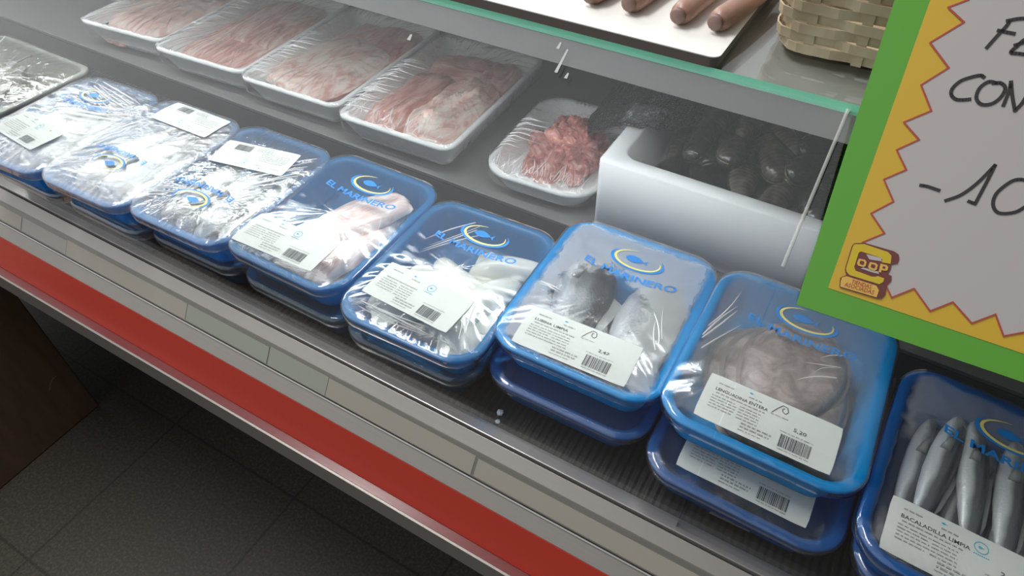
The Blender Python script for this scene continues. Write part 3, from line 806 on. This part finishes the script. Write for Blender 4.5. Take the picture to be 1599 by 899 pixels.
# squid tubes
def squid(name, L, r0, bend, seed):
    root = empty(name, (0, 0, 0)); pts = []; rad = []
    for i in range(15):
        t = i/14; pts.append((L*(t-.5), bend*math.sin(math.pi*t), r0*.85 + .002*math.sin(5*t)))
        rad.append(r0*max(.10, math.sqrt(max(0, 1-(2*min(t, .5)-1)**2))*1.0 if t < .5 else (1 - .35*(t-.5)*2) * math.sqrt(max(.02, 1 - ((t-.5)*2)**6))))
    v, f_ = tube(pts, rad, 18); v = [(x, y, z*.92) for x, y, z in v]
    mesh_obj('mantle', v, f_, 'squid_white', root)
    for s_ in (1, -1):
        q = MB(); P = [(-L*.46, 0), (-L*.34, r0*1.55*s_), (-L*.18, r0*1.75*s_), (-L*.02, r0*.9*s_), (-L*.1, r0*.3*s_)]
        m_ = len(P); vv = [(x, y + bend*.5, r0*.9 + .002) for x, y in P] + [(x, y + bend*.5, r0*.9 - .002) for x, y in P]
        ff = [tuple(range(m_)), tuple(reversed(range(m_, 2*m_)))] + [(i, m_+i, m_+(i+1) % m_, (i+1) % m_) for i in range(m_)]
        o = q.add(vv, ff).build('squid_fin', ['squid_white'], root, True, bevel=.0012)
    return root
SQ = [(-.030, -.052, ZB, 24, .095, .021, .006), (.030, -.060, ZB, 160, .095, .021, -.006), (.048, -.004, ZB, 72, .105, .022, .006), (.010, .014, ZB + .001, 158, .115, .020, .010), (-.016, -.014, ZB + .003, 14, .105, .019, .006), (.044, .050, ZB + .002, 32, .095, .020, .004)]
sq_l = ['white squid at the front left of the squid tray, under the label', 'white squid along the front edge of the squid tray', 'white squid on the right side of the squid tray', 'white squid lying across the middle of the squid tray', 'white squid just behind the label of the squid tray', 'white squid nearest the back right corner of the squid tray']
for i, (x, y, z, a, L, r0, bd) in enumerate(SQ):
    place(squid('squid', L, r0, bd, i), in_tray('t5', x, y, z, (0, 0, R(a))), sq_l[i], 'squid', 'squid in the blue tray')

# ------------------------------------------------------------------ foam tray of fish, far left
def foam_tray(x, y, z, w, d, h, yaw, label, film, group=None, material='foam_white', r=.022, bulge=.004, amp=.001, seed=0, freq=70, th=.005, slope=.020, cat='food tray'):
    root = tag(empty('foam_tray', (x, y, z), yaw), label, cat, group)
    prof = [(slope+.004, 0), (slope, .002), (.004, h-.010), (.003, h-.007), (0, h-.006), (0, h-.0015), (.002, h), (.002+th, h), (.004+th, h-.002), (.006+th, h-.008), (slope+th-.001, .007), (slope+th+.006, .0045)]
    rings = [rr(w-2*i_, d-2*i_, max(r-i_*.5, .008), zz) for i_, zz in prof]
    v, f_ = loft(rings, True, True); mesh_obj('tray', v, f_, material, root)
    F = Film(w, d, h, bulge, r)
    fm = add_film(root, F, film, amp, freq*.62, seed, skirt=h*.5, nc=22, ns=90)
    return root, F, fm
TRAYS['t0'] = foam_tray(-1.245, .446, D + .003, .25, .225, .068, 0, 'pale greenish foam tray of large silver fish at the left edge', 'film_meat', material='clear_tray_foam', seed=21)
big = fish('large_fish', .185, .070, .040, 'pale_fish', True)
bigd = fish('large_fish', .185, .060, .036, 'dark_fish', True)
put_fish(big, 't0', -.055, .012, .006, 100, 'large silver fish at the back of the greenish foam tray', 'large fish in the greenish foam tray')
put_fish(bigd, 't0', .052, -.006, .006, 84, 'dark fish along the right side of the greenish foam tray', 'large fish in the greenish foam tray')
put_fish(big, 't0', -.004, -.004, .032, 112, 'large silver fish lying on top in the greenish foam tray', 'large fish in the greenish foam tray', -18)

# ------------------------------------------------------------------ white foam trays of pork on the rear shelf
SZ = D + .0352
GP_ = 'white foam trays of pork on the rear shelf'
TRAYS['p1'] = foam_tray(-1.195, .812, SZ, .203, .31, .047, 5, 'white foam tray of folded pale pork, leftmost on the rear shelf', 'film_meat', GP_, seed=31, amp=.0034, freq=90)
TRAYS['p2'] = foam_tray(-.990, .806, SZ, .200, .31, .047, 3.5, 'white foam tray of streaky pork rashers, second from the left', 'film_meat', GP_, seed=32, amp=.0034, freq=90)
TRAYS['p3'] = foam_tray(-.785, .806, SZ, .200, .31, .047, 2, 'white foam tray with a broad pale fat slab of pork, third from the left', 'film_meat', GP_, seed=33, amp=.0040, freq=100)
TRAYS['p4'] = foam_tray(-.574, .800, SZ, .203, .315, .047, 2, 'white foam tray of thick pork chunks, rightmost of the four large ones', 'film_loose', GP_, bulge=.011, seed=34, amp=.0050, freq=110)
TRAYS['p5'] = foam_tray(-.345, .770, SZ, .168, .235, .034, 3, 'small white foam tray of diced red pork beside the foam box', 'film_loose', None, seed=35, amp=.0045, r=.045, bulge=.010, slope=.016)
def meat(key, spec, labels, cat, group, name):
    for i, (x, y, z, a, L, wd, tk, mt) in enumerate(spec):
        o = slab(name, L, wd, tk, mt, i*1.7 + len(key)*3 + ord(key[1]), rough=.22, taper=.25)
        place(o, in_tray(key, x, y, z, (0, 0, R(a))), labels[i], cat, group)
mz = .0075
meat('p1', [(-.035, -.02, mz, 86, .25, .075, .024, 'pork_lean'), (.038, .0, mz, 92, .25, .075, .024, 'pork_lean'), (-.004, -.03, mz+.0225, 82, .21, .150, .017, 'pork_fat'), (.012, .06, mz+.0240, 98, .15, .13, .012, 'pork_fat')],
     ['lean pork slice at the bottom left of the leftmost foam tray', 'lean pork slice at the bottom right of the leftmost foam tray', 'pale folded pork slice on top in the leftmost foam tray', 'pale pork slice at the back of the leftmost foam tray'], 'meat', 'pork in the leftmost foam tray', 'pork_slice')
meat('p2', [(0, -.000, mz, 88, .27, .150, .014, 'pork_belly'), (.0, .045, mz+.0125, 92, .18, .155, .013, 'pork_belly'), (-.002, -.030, mz+.0165, 86, .225, .162, .016, 'pork_belly'), (.008, .03, mz+.0275, 95, .19, .14, .009, 'pork_belly')],
     ['bottom rasher of streaky pork in the second foam tray', 'streaky pork rasher at the back of the second foam tray', 'streaky pork rasher at the front of the second foam tray', 'topmost streaky pork rasher in the second foam tray'], 'meat', 'rashers in the second foam tray', 'pork_rasher')
meat('p3', [(.0, -.0, mz, 88, .27, .152, .022, 'pork_lean'), (-.006, -.035, mz+.020, 78, .20, .155, .019, 'pork_slab'), (.03, .075, mz+.0200, 96, .13, .10, .014, 'pork_lean'), (-.035, .075, mz+.0200, 82, .11, .06, .013, 'pork_fat')],
     ['broad lean pork piece at the bottom of the third foam tray', 'broad slab of pale pork fat in the third foam tray', 'lean pork piece at the back right of the third foam tray', 'strip of pork fat at the back left of the third foam tray'], 'meat', 'pork in the third foam tray', 'pork_piece')
meat('p4', [(-.036, -.045, mz, 84, .19, .080, .043, 'pork_lean'), (.038, -.044, mz, 80, .19, .078, .052, 'pork_slab'), (-.02, .085, mz, 20, .12, .09, .034, 'pork_lean'), (.045, .085, mz, 95, .11, .07, .032, 'pork_lean')],
     ['thick pork chunk on the left in the fourth foam tray', 'thick pale pork chunk on the right in the fourth foam tray', 'dark lean pork chunk at the back of the fourth foam tray', 'lean pork chunk at the back right of the fourth foam tray'], 'meat', 'chunks in the fourth foam tray', 'pork_chunk')
random.seed(3)
proto = []
for k in range(4): proto.append(slab('diced_pork', .036, .028, .018, 'pork_diced', k + 20, nx=10, ny=8, rough=.35))
cnt = 0
for lay, (rx, ry, nn) in enumerate([(.050, .078, 22), (.044, .064, 16), (.034, .048, 10), (.020, .028, 5)]):
    for i in range(nn):
        a = i*2.39996 + lay; q = math.sqrt((i+.5)/nn)
        x, y = rx*q*math.cos(a), ry*q*math.sin(a)
        p = proto[cnt % 4]
        if cnt < 4: o = p
        else: o = p.copy(); COL.objects.link(o)
        cnt += 1
        place(o, in_tray('p5', x, y + .006, .006 + lay*.011, (R(random.uniform(-14, 14)), R(random.uniform(-14, 14)), random.uniform(0, 6.28))), 'small cube of diced red pork in the small foam tray beside the foam box', 'meat', 'diced pork in the small foam tray')

# folds gathered in the cling film, coloured white for their glints
rc = random.Random(77)
def edge_folds(key, nl, nf, l0, l1, f0, f1, vlo=-.46, vhi=.05, wd=(.0005, .0013)):
    r_, F, fm = TRAYS[key]; out = []
    for k in range(nl):
        v = F.d*(vlo + (vhi - vlo)*(k + rc.random())/nl); u = -F.w*.5 + rc.uniform(.004, .012); L = rc.uniform(l0, l1)
        out.append((u, v, u + L, v + L*rc.uniform(-.12, .22), rc.uniform(*wd), rc.uniform(-.0015, .0015)))
    for k in range(nf):
        u = F.w*(-.42 + .84*(k + rc.random())/nf); v = -F.d*.5 + rc.uniform(.003, .012); L = rc.uniform(f0, f1)
        out.append((u, v, u + L*rc.uniform(-.5, .5), v + L, rc.uniform(*wd), rc.uniform(-.002, .002)))
    creases(fm, F, out)
edge_folds('p1', 9, 10, .02, .05, .006, .018, -.3, .3)
edge_folds('p2', 12, 12, .02, .06, .006, .02, -.2, .4)
edge_folds('p3', 22, 20, .02, .065, .006, .022)
edge_folds('p4', 34, 40, .02, .070, .006, .030)
edge_folds('p5', 14, 46, .02, .060, .006, .034, -.30, .05)
def folds(key, spec, n, jit, wd=(.0006, .0018)):
    r_, F, fm = TRAYS[key]; out = []
    for (u0, v0, u1, v1, w0, w1) in spec:            # fans between two short edges
        for k in range(n):
            q = (k + rc.random()*.8)/n
            a = (u0 + w0*q + rc.uniform(-jit, jit), v0 + w1*q + rc.uniform(-jit, jit)); b = (u1 + rc.uniform(-jit, jit)*2, v1 + w1*q*1.2 + rc.uniform(-jit, jit))
            out.append((*a, *b, rc.uniform(*wd), rc.uniform(-.003, .003)))
    creases(fm, F, out)
folds('t1', [(-.040, .060, .066, .030, .01, .042), (-.02, .00, .070, .018, .0, .03)], 7, .004, (.001, .003))
folds('t2', [(-.070, -.095, -.030, -.060, .0, .07), (-.072, -.06, -.045, -.010, .0, .06)], 6, .004)
folds('t3', [(.070, .085, .000, .010, .0, -.05), (-.070, -.09, -.035, -.075, .0, .03), (.060, .02, -.02, -.05, .0, -.04)], 6, .004)
folds('t4', [(.0, -.100, .050, -.095, .0, .006), (.070, -.06, .045, -.02, .0, .05)], 4, .003)
folds('t5', [(-.060, -.096, .030, -.098, .0, .010), (.060, -.085, .045, -.050, .0, .02), (-.02, .085, -.05, .03, .02, -.02)], 4, .003)
folds('t6', [(.068, -.055, .050, -.02, .0, .04), (-.075, -.02, -.055, -.022, .0, .008)], 3, .003)
folds('t7', [(.045, .00, .020, -.02, .0, .04), (-.078, -.03, -.06, .02, .0, .05)], 4, .004)

# ------------------------------------------------------------------ polystyrene box of mussels
BX, BY, BW, BD, BH = -.040, .800, .415, .295, .108
box = tag(empty('foam_box', (BX, BY, SZ)), 'white polystyrene box full of dark mussels, behind the bright blue trays', 'box')
rings = []
wl_ = .024
for ins, z, r_ in ((.004, 0, .008), (.002, .002, .008), (0, BH-.002, .007), (.002, BH, .007), (wl_-.003, BH, .020), (wl_, BH-.003, .020), (wl_+.006, .022, .018), (wl_+.012, .018, .016)):
    rings.append(rr(BW-2*ins, BD-2*ins, r_, z))
v, f_ = loft(rings, True, True); mesh_obj('box_body', v, f_, 'polystyrene', box)
def mussel():
    root = empty('mussel', (0, 0, 0)); L, Wd, Tk = .084, .044, .015
    for s_ in (1, -1):
        n = 20; rings = []
        for q, zz in ((1.0, 0), (.97, .22), (.86, .52), (.68, .78), (.42, .95), (.15, 1.0)):
            ring = []
            for k in range(n):
                a = 2*math.pi*k/n; x = math.cos(a); y = math.sin(a)*(1 - .42*math.cos(a)*1.0)*.82
                ring.append((L*.5*(x*q - .22*(1-q)), Wd*.5*y*q, s_*(Tk*zz + .0004)))
            rings.append(ring if s_ > 0 else ring[::-1])
        v, f_ = loft(rings, True, True); mesh_obj('shell', v, f_, 'mussel_shell', root)
    return root
mp = mussel(); random.seed(8); first = True
for lay in range(4):
    nxm, nym = (7, 4) if lay % 2 == 0 else (6, 4)
    for i in range(nxm):
        for j in range(nym):
            x = (i + .5 - nxm/2)*.046 + random.uniform(-.004, .004); y = (j + .5 - nym/2)*.049 + random.uniform(-.005, .005)
            if lay == 3 and (y < -.04 or random.random() < .1): continue
            z = .036 + lay*.0215 + max(0, y + .02)*.08 + random.uniform(-.002, .002)
            if lay == 2 and y < -.06 and x < -.08: z -= .008
            o = mp if first else dup(mp); first = False
            o.location = (BX + x, BY + y, SZ + z)
            o.rotation_euler = (random.uniform(-.7, .7), random.uniform(-.35, .35), 1.57 + random.uniform(-.6, .6) + (3.14 if random.random() < .5 else 0))
            tag(o, 'dark wet mussel in the heap inside the white foam box', 'mussel', 'mussels in the foam box')
# black net bag hanging over the left rim of the box
net = tag(empty('net_bag', (-.262, .83, SZ + .11)), 'black mesh net hanging over the left rim of the foam box', 'net')
nu, nv = 46, 40; v = []; f_ = []
for j in range(nv+1):
    for i in range(nu+1):
        s_, t = i/nu, j/nv
        front = .735 + .075*(abs(s_-.50)*2)**2
        y = front + t*(.955-front)
        x = -.345 + s_*.190
        if x < -.25: z = SZ + .108 - (abs(x + .25)/.075)**1.3*.060 + .012*t
        elif x < -.218: z = SZ + BH + .004
        else: z = SZ + BH + .004 - (x + .218)/.063*.008
        z += .0035*nz(x*70, y*70, 2)
        v.append((x + .0025*nz(x*60, y*60, 5) + .262, y + .0025*nz(x*60, y*60, 9) - .83, z - SZ - .11))
for j in range(nv):
    for i in range(nu):
        q = j*(nu+1)+i
        if (i+j) % 2 == 0: f_ += [(q, q+1, q+nu+2, q+nu+1)]
        else: f_ += [(q, q+1, q+nu+2, q+nu+1)]
o = mesh_obj('mesh', v, f_, 'net_black', net)
wf = o.modifiers.new('net', 'WIREFRAME'); wf.thickness = .0019; wf.use_even_offset = False
v = []; f_ = []; nq = 14
for j in range(nq+1):
    for i in range(nq+1):
        s_, t = i/nq, j/nq
        x = -.256 + s_*.045; y = .738 + t*.05 + .012*s_
        v.append((x + .262, y - .83, .006 + .007*nz(x*160, y*160, 3) - .012*max(0, s_-.55)))
for j in range(nq):
    for i in range(nq): q = j*(nq+1)+i; f_.append((q, q+1, q+nq+2, q+nq+1))
mesh_obj('plastic_tag', v, f_, 'film_silver', net, False)

# ------------------------------------------------------------------ things on the worktop
TZ = D + .360
board = tag(empty('cutting_board', (-.36, .72, TZ)), 'white plastic board with sausages on top of the counter', 'board')
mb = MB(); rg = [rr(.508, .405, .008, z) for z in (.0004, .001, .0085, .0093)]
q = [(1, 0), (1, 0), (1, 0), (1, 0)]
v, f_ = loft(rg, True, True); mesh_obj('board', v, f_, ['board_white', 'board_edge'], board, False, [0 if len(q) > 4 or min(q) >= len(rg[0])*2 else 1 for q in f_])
def sausage(L, r0):
    root = empty('sausage', (0, 0, 0)); pts = []; rad = []
    for i in range(24):
        t = i/23; e = min(t, 1-t); pts.append((.003*math.sin(3*t), L*t, r0)); rad.append(r0*(min(1, (e/.05))**.42*.98 + .02) if e < .05 else r0*(1 + .015*math.sin(20*t)))
    v, f_ = tube(pts, rad, 18); mesh_obj('casing', v, f_, 'sausage_skin', root)
    v, f_ = tube([(0, -.0008, r0), (0, .0015, r0)], [r0*.55, r0*.75], 14); mesh_obj('end', v, f_, 'sausage_end', root)
    return root
sp = sausage(.17, .0098)
sl = ['smoked sausage at the right edge of the white board, beside the basket', 'second smoked sausage from the basket on the white board', 'third smoked sausage from the basket on the white board', 'fourth smoked sausage from the basket on the white board']
for i, (x, y, a) in enumerate([(-.124, .556, -8), (-.155, .552, -3), (-.200, .553, -4), (-.237, .551, -6)]):
    o = sp if i == 0 else dup(sp)
    o.location = (x, y, TZ + .0094); o.rotation_euler = (0, 0, R(a)); tag(o, sl[i], 'sausage', 'sausages on the white board')
# woven basket
bk = tag(empty('woven_basket', (.045, .672, TZ)), 'rectangular woven bamboo basket on the counter top, behind the sign', 'basket')
def bring(h, off):                            # ring flaring outwards with height
    fl = .14*h; return rr(.245 + 2*fl + 2*off, .180 + 2*fl + 2*off, .022, h, 5, 30)
rows = 8; hh = .0087
mb = MB(); n = len(bring(0, 0)); per = 6
for r_ in range(rows):
    z0, z1 = .001 + r_*hh, .001 + r_*hh + hh*.92
    a, b, c, d_ = [], [], [], []
    for j in range(n):
        ph = math.sin(2*math.pi*j/per/2 + (math.pi if r_ % 2 else 0) + .35*nz(j*.2, r_))
        off = .0018*max(-1, min(1, 2.0*ph))
        jz = .0008*nz(j*.13, r_*3.3)
        a.append((*bring(z0, off-.0006)[j][:2], z0 + jz)); b.append((*bring(z0, off+.0006)[j][:2], z0 + jz))
        c.append((*bring(z1, off+.0006)[j][:2], z1 + jz)); d_.append((*bring(z1, off-.0006)[j][:2], z1 + jz))
    v, f_ = loft([a, b, c, d_, a]); mb.add(v, f_)
mb.build('weave', ['bamboo'], bk, False)
for j in range(2, n, per):
    lo, hi = bring(0, 0)[j], bring(rows*hh, 0)[j]; t = Vector((bring(0, 0)[(j+1) % n][0]-lo[0], bring(0, 0)[(j+1) % n][1]-lo[1], 0)).normalized()*.004
    nn = Vector((t.y, -t.x, 0)).normalized()*.0007
    P0, P1 = Vector(lo), Vector(hi)
    v = [P0-t-nn, P0+t-nn, P0+t+nn, P0-t+nn, P1-t-nn, P1+t-nn, P1+t+nn, P1-t+nn]
    mb = MB(); mb.add(v, [(0, 3, 2, 1), (4, 5, 6, 7), (0, 1, 5, 4), (1, 2, 6, 5), (2, 3, 7, 6), (3, 0, 4, 7)])
    mb.build('stake', ['bamboo'], bk)
rg = [bring(rows*hh + z, o_) for z, o_ in ((0, .002), (.006, .003), (.006, -.003), (0, -.002), (0, .002))]
rg = [[(x, y, z) for x, y, z in q] for q in rg]
v, f_ = loft(rg); mesh_obj('rim', v, f_, 'bamboo', bk)
v, f_ = loft([rr(.243, .178, .02, .001, 5, 30), rr(.243, .178, .02, .003, 5, 30)], True, True); mesh_obj('base', v, f_, 'bamboo', bk, False)
for i, (x, y) in enumerate([(.06, .62), (.085, .70), (.0, .70)]):
    v, f_ = tube([(-.06, 0, 0), (-.052, .003, .006), (0, .012, .008), (.052, .003, .006), (.06, 0, 0)], [.006, .014, .017, .014, .006], 14)
    v = [(a, b, c + .017) for a, b, c in v]
    o = mesh_obj('cured_sausage', v, f_, 'chorizo', None); o.location = (x, y, TZ + .0035 + (.034 if i == 0 else 0)); o.rotation_euler = (0, 0, R([8, 12, 20][i]))
    tag(o, 'red cured sausage inside the woven basket', 'sausage', 'cured sausages in the basket')

# ------------------------------------------------------------------ the price sign
SA = R(58)
SO = Vector((0, .402, D + .250)); SU = Vector((0, math.cos(SA), math.sin(SA))); SNn = Vector((0, -math.sin(SA), math.cos(SA)))
def sg(px, py):                               # photograph pixel -> sign plane (metres right, metres up)
    d_ = ray(px, py); C0 = Vector((0, 0, CAMZ)); t = (SO - C0).dot(SNn) / d_.dot(SNn); P = C0 + d_*t - SO
    return (P.x, P.dot(SU))
sign = empty('price_sign', SO); sign.rotation_euler = (SA, 0, 0)
tag(sign, 'green and yellow handwritten shop sign leaning on the glass at the right', 'sign')
bl = Vector(sg(1243, 475)); ul = (Vector(sg(1397, 0)) - bl).normalized(); ur = (Vector(sg(1599, 597)) - bl).normalized()
SH, SW = .297, .212
def corner(u, w): p = bl + ur*u + ul*w; return (p.x, p.y)
mb = MB()
def flat(mb, pts, z, mi=0, th=0.0):
    n = len(pts)
    mb.add([(x, y, z) for x, y in pts], [tuple(range(n))], mi)
sheet = [corner(0, 0), corner(SW, 0), corner(SW, SH), corner(0, SH)]
n = 4
mb.add([(x, y, .0002) for x, y in sheet] + [(x, y, -.0006) for x, y in sheet], [(0, 1, 2, 3), (7, 6, 5, 4)] + [(i, 4+i, 4+(i+1) % 4, (i+1) % 4) for i in range(4)])
bw = .0265
mb.build('green_sheet', ['sign_green'], sign)
ib = Vector(sg(1293, 449)); it = Vector(sg(1452.6, 0)); ir = Vector(sg(1599, 552))
iu = (it-ib).normalized(); iv = (ir-ib).normalized()
yl = [ib, ib + iv*(SW - 2*bw + .004), ib + iv*(SW - 2*bw + .004) + iu*(SH - 2*bw), ib + iu*(SH - 2*bw)]
mb = MB(); flat(mb, [(p.x, p.y) for p in yl], .0005); mb.build('yellow_panel', ['sign_yellow'], sign)
zig = [(1512, 0), (1480, 12), (1505, 35), (1452, 67), (1481, 106), (1438, 133), (1454, 173), (1411, 191), (1435, 218), (1400, 234), (1415, 265), (1380, 280), (1395, 314.5), (1360, 333), (1381, 364), (1347, 378), (1372, 412), (1352, 428), (1383, 445), (1392, 464), (1427, 450), (1452, 485), (1487.5, 471), (1517, 504), (1554, 490), (1566.5, 524), (1599, 518)]
zs = [Vector(sg(*p)) for p in zig]
zr = []; 
e0 = zs[-1]; right = ib + iv*(SW - 2*bw - .006)
zr = [e0 + iv*.010 + iu*.004, e0 + iv*.0145 - iu*.004]
for k in range(9): zr += [right + iu*(.020 + k*.026) - iv*(.010 if k % 2 else -.004)]
topb = ib + iu*(SH - 2*bw - .008)
for k in range(7): zr += [topb + iv*((SW - 2*bw) - .02 - k*.020) + iu*(.006 if k % 2 else -.008)]
ring = zs + zr
mb = MB(); flat(mb, [(p.x, p.y) for p in ring], .0008); mb.build('white_panel', ['sign_white'], sign)
def stroke(mb, pts, w, z, mi=0, px=True, closed=False):
    P = [Vector(sg(*p)) if px else Vector(p) for p in pts]
    if closed: P.append(P[0])
    for i in range(len(P)-1):
        a, b = P[i], P[i+1]; t = (b-a)
        if t.length < 1e-6: continue
        t.normalize(); nn = Vector((-t.y, t.x))*w/2; e = t*w*.35
        zz = z + (i % 2)*.00003
        mb.add([(*(a-nn-e), zz), (*(b-nn+e), zz), (*(b+nn+e), zz), (*(a+nn-e), zz)], [(0, 1, 2, 3)], mi)
mb = MB(); stroke(mb, ring, .0011, .0011, px=False, closed=True); mb.build('red_outline', ['sign_red'], sign)
def sm(pts, n=5, closed=False):
    P = [Vector(p) for p in pts]; Q = [2*P[0]-P[1]] + P + [2*P[-1]-P[-2]]
    if closed: Q = [P[-1]] + P + [P[0], P[1]]
    out = []
    for i in range(1, len(Q)-2):
        for k in range(n):
            t = k/n; out.append(.5*((2*Q[i]) + (Q[i+1]-Q[i-1])*t + (2*Q[i-1]-5*Q[i]+4*Q[i+1]-Q[i+2])*t*t + (3*Q[i]-Q[i-1]-3*Q[i+1]+Q[i+2])*t**3))
    out.append(Q[-2] if not closed else P[0]); return [tuple(p) for p in out]
PW = .0021; strokes = ([(1540, 75), (1556, 57), (1570, 42), (1577, 32)], [(1572, 33), (1588, 30), (1603, 29)], [(1558, 48), (1568, 50), (1583, 53)],
           [(1612, 64), (1600, 62), (1588, 72), (1578, 82), (1590, 84), (1606, 86)], [(1584, 71), (1600, 66)],
           [(1536, 121), (1530, 118), (1515, 121), (1499, 127), (1487, 138), (1485, 148), (1492, 155), (1504, 156), (1514, 155)],
           [(1557, 130), (1543, 128), (1529, 138), (1524, 153), (1532, 163), (1548, 162), (1562, 152), (1569, 138), (1562, 130), (1550, 130)],
           [(1566, 165), (1575, 142), (1578, 128)], [(1578, 128), (1580, 150), (1584, 173)], [(1584, 173), (1596, 160), (1606, 142)],
           [(1437, 289), (1448, 291), (1466, 297)],
           [(1476, 313), (1500, 304), (1525, 286), (1553, 258)], [(1553, 258), (1540, 284), (1522, 318)], [(1512, 314), (1522, 318)],
           [(1606, 283), (1592, 280), (1577, 284), (1556, 301), (1550, 319), (1559, 332), (1584, 331), (1604, 320)])
for w0, w1 in ((0, 5), (5, 10), (10, 11), (11, 14), (14, 15)):
    mb = MB()
    for s_ in strokes[w0:w1]: stroke(mb, sm(s_), PW, .0012)
    mb.build('handwriting', ['ink_black'], sign)
# round-cornered shop emblem on the sign
def lg(x, y): return Vector(sg(1280 + x/6.914, 360 + y/6.914))
mb = MB()
def lp(pts, z, mi): flat(mb, [tuple(lg(*p)) for p in pts], z, mi)
lp([(225, 500), (285, 478), (272, 430), (275, 395), (345, 165), (372, 134), (480, 128), (800, 220), (850, 255), (857, 300), (838, 352), (772, 366), (760, 425), (748, 440), (735, 470), (775, 485), (768, 545), (722, 588), (702, 690), (660, 732), (612, 728), (212, 608), (216, 535)], .0014, 1)
lp([(374, 144), (480, 142), (735, 228), (772, 268), (770, 300), (762, 355), (668, 338), (674, 310), (656, 288), (445, 222), (420, 235), (372, 388), (385, 428), (560, 492), (600, 494), (625, 485), (695, 512), (684, 550), (640, 574), (322, 476), (288, 438), (284, 402), (355, 172)], .0017, 0)
lp([(500, 250), (660, 290), (668, 328), (560, 312), (532, 305)], .0017, 2)
lp([(442, 404), (470, 394), (635, 440), (638, 464), (560, 446)], .0017, 2)
lp([(240, 500), (290, 488), (610, 590), (638, 640), (612, 716), (222, 600), (226, 545)], .0017, 3)
for ox, oy in ((455, 340), (575, 377)):
    pts = [(ox + dx, oy + dy) for dx, dy in ((-48, -10), (-34, -42), (30, -30), (50, -8), (38, 38), (20, 50), (-40, 34), (-54, 12))]
    lp(pts, .0020, 3)
    lp([(ox + (a-ox)*.5, oy + (b-oy)*.5) for a, b in pts], .0022, 1)
lp([(655, 352), (722, 368), (738, 392), (728, 426), (690, 428), (668, 420), (660, 448), (634, 440)], .0020, 3)
lp([(680, 378), (704, 384), (708, 398), (700, 406), (674, 400)], .0022, 1)
for tx, x0, x1 in (('TIENDAS', (335, 560), (548, 622)), ('ASOCIADAS', (262, 590), (575, 682))):
    v, f_, w = text_polys(tx); a, b = lg(*x0), lg(*x1); t = (b-a).normalized(); nn = Vector((-t.y, t.x)); L = (b-a).length
    mb.add([(*(a + t*(p[0]/w*L) + nn*(p[1]*.0042)), .0021) for p in v], f_, 4)
mb.build('emblem', ['logo_yellow', 'logo_brown', 'sign_white', 'logo_orange', 'sign_red'], sign)

# ------------------------------------------------------------------ small bits on the deck, carton on the floor
for i, (x, y, s_) in enumerate([(-.212, .3555, 1.0), (-.2085, .3445, .7)]):
    bm = bmesh.new(); bmesh.ops.create_icosphere(bm, subdivisions=1, radius=.0045*s_)
    for q in bm.verts: q.co.z = q.co.z*.6 + .0018; q.co.x *= 1 + .5*nz(q.co.x*300, q.co.y*300, i); 
    me = bpy.data.meshes.new('ice_chip'); bm.to_mesh(me); bm.free(); me.materials.append(MATS['ice'])
    o = bpy.data.objects.new('ice_chip', me); COL.objects.link(o); o.location = (x, y, D + .001)
    tag(o, ['larger white ice chip on the black deck before the bright blue tray', 'smaller white ice chip nearest the metal rail on the black deck'][i], 'ice', 'ice chips on the deck')
ct = tag(empty('carton', (-1.68, .02, 0), 1), 'brown cardboard carton on the floor in front of the counter', 'box')
mb = MB(); mb.box(-.27, .27, -.42, .315, .0, .55); mb.build('carton_body', ['cardboard'], ct, bevel=.004)
mb = MB()
for s_ in (-1, 1):
    mb2 = MB(); mb2.box(-.268, .268, -.418 if s_ < 0 else -.050, -.054 if s_ < 0 else .313, .5505, .554); mb2.build('flap', ['cardboard'], ct, bevel=.001)
mb = MB()
d_ = ray(80, 603); t = (-1.409)/d_.x; P = Vector((0, 0, CAMZ)) + d_*t
pp = [Vector((.2706, P.y - .02 + a, P.z + b)) for a, b in ((-.014, -.010), (-.010, -.012), (0, .002), (.010, .009), (.018, .010), (.018, .013), (.008, .013), (-.003, .005))]
mb.add(pp, [tuple(range(8))]); mb.build('scuff_mark', ['cardboard_scuff'], ct)
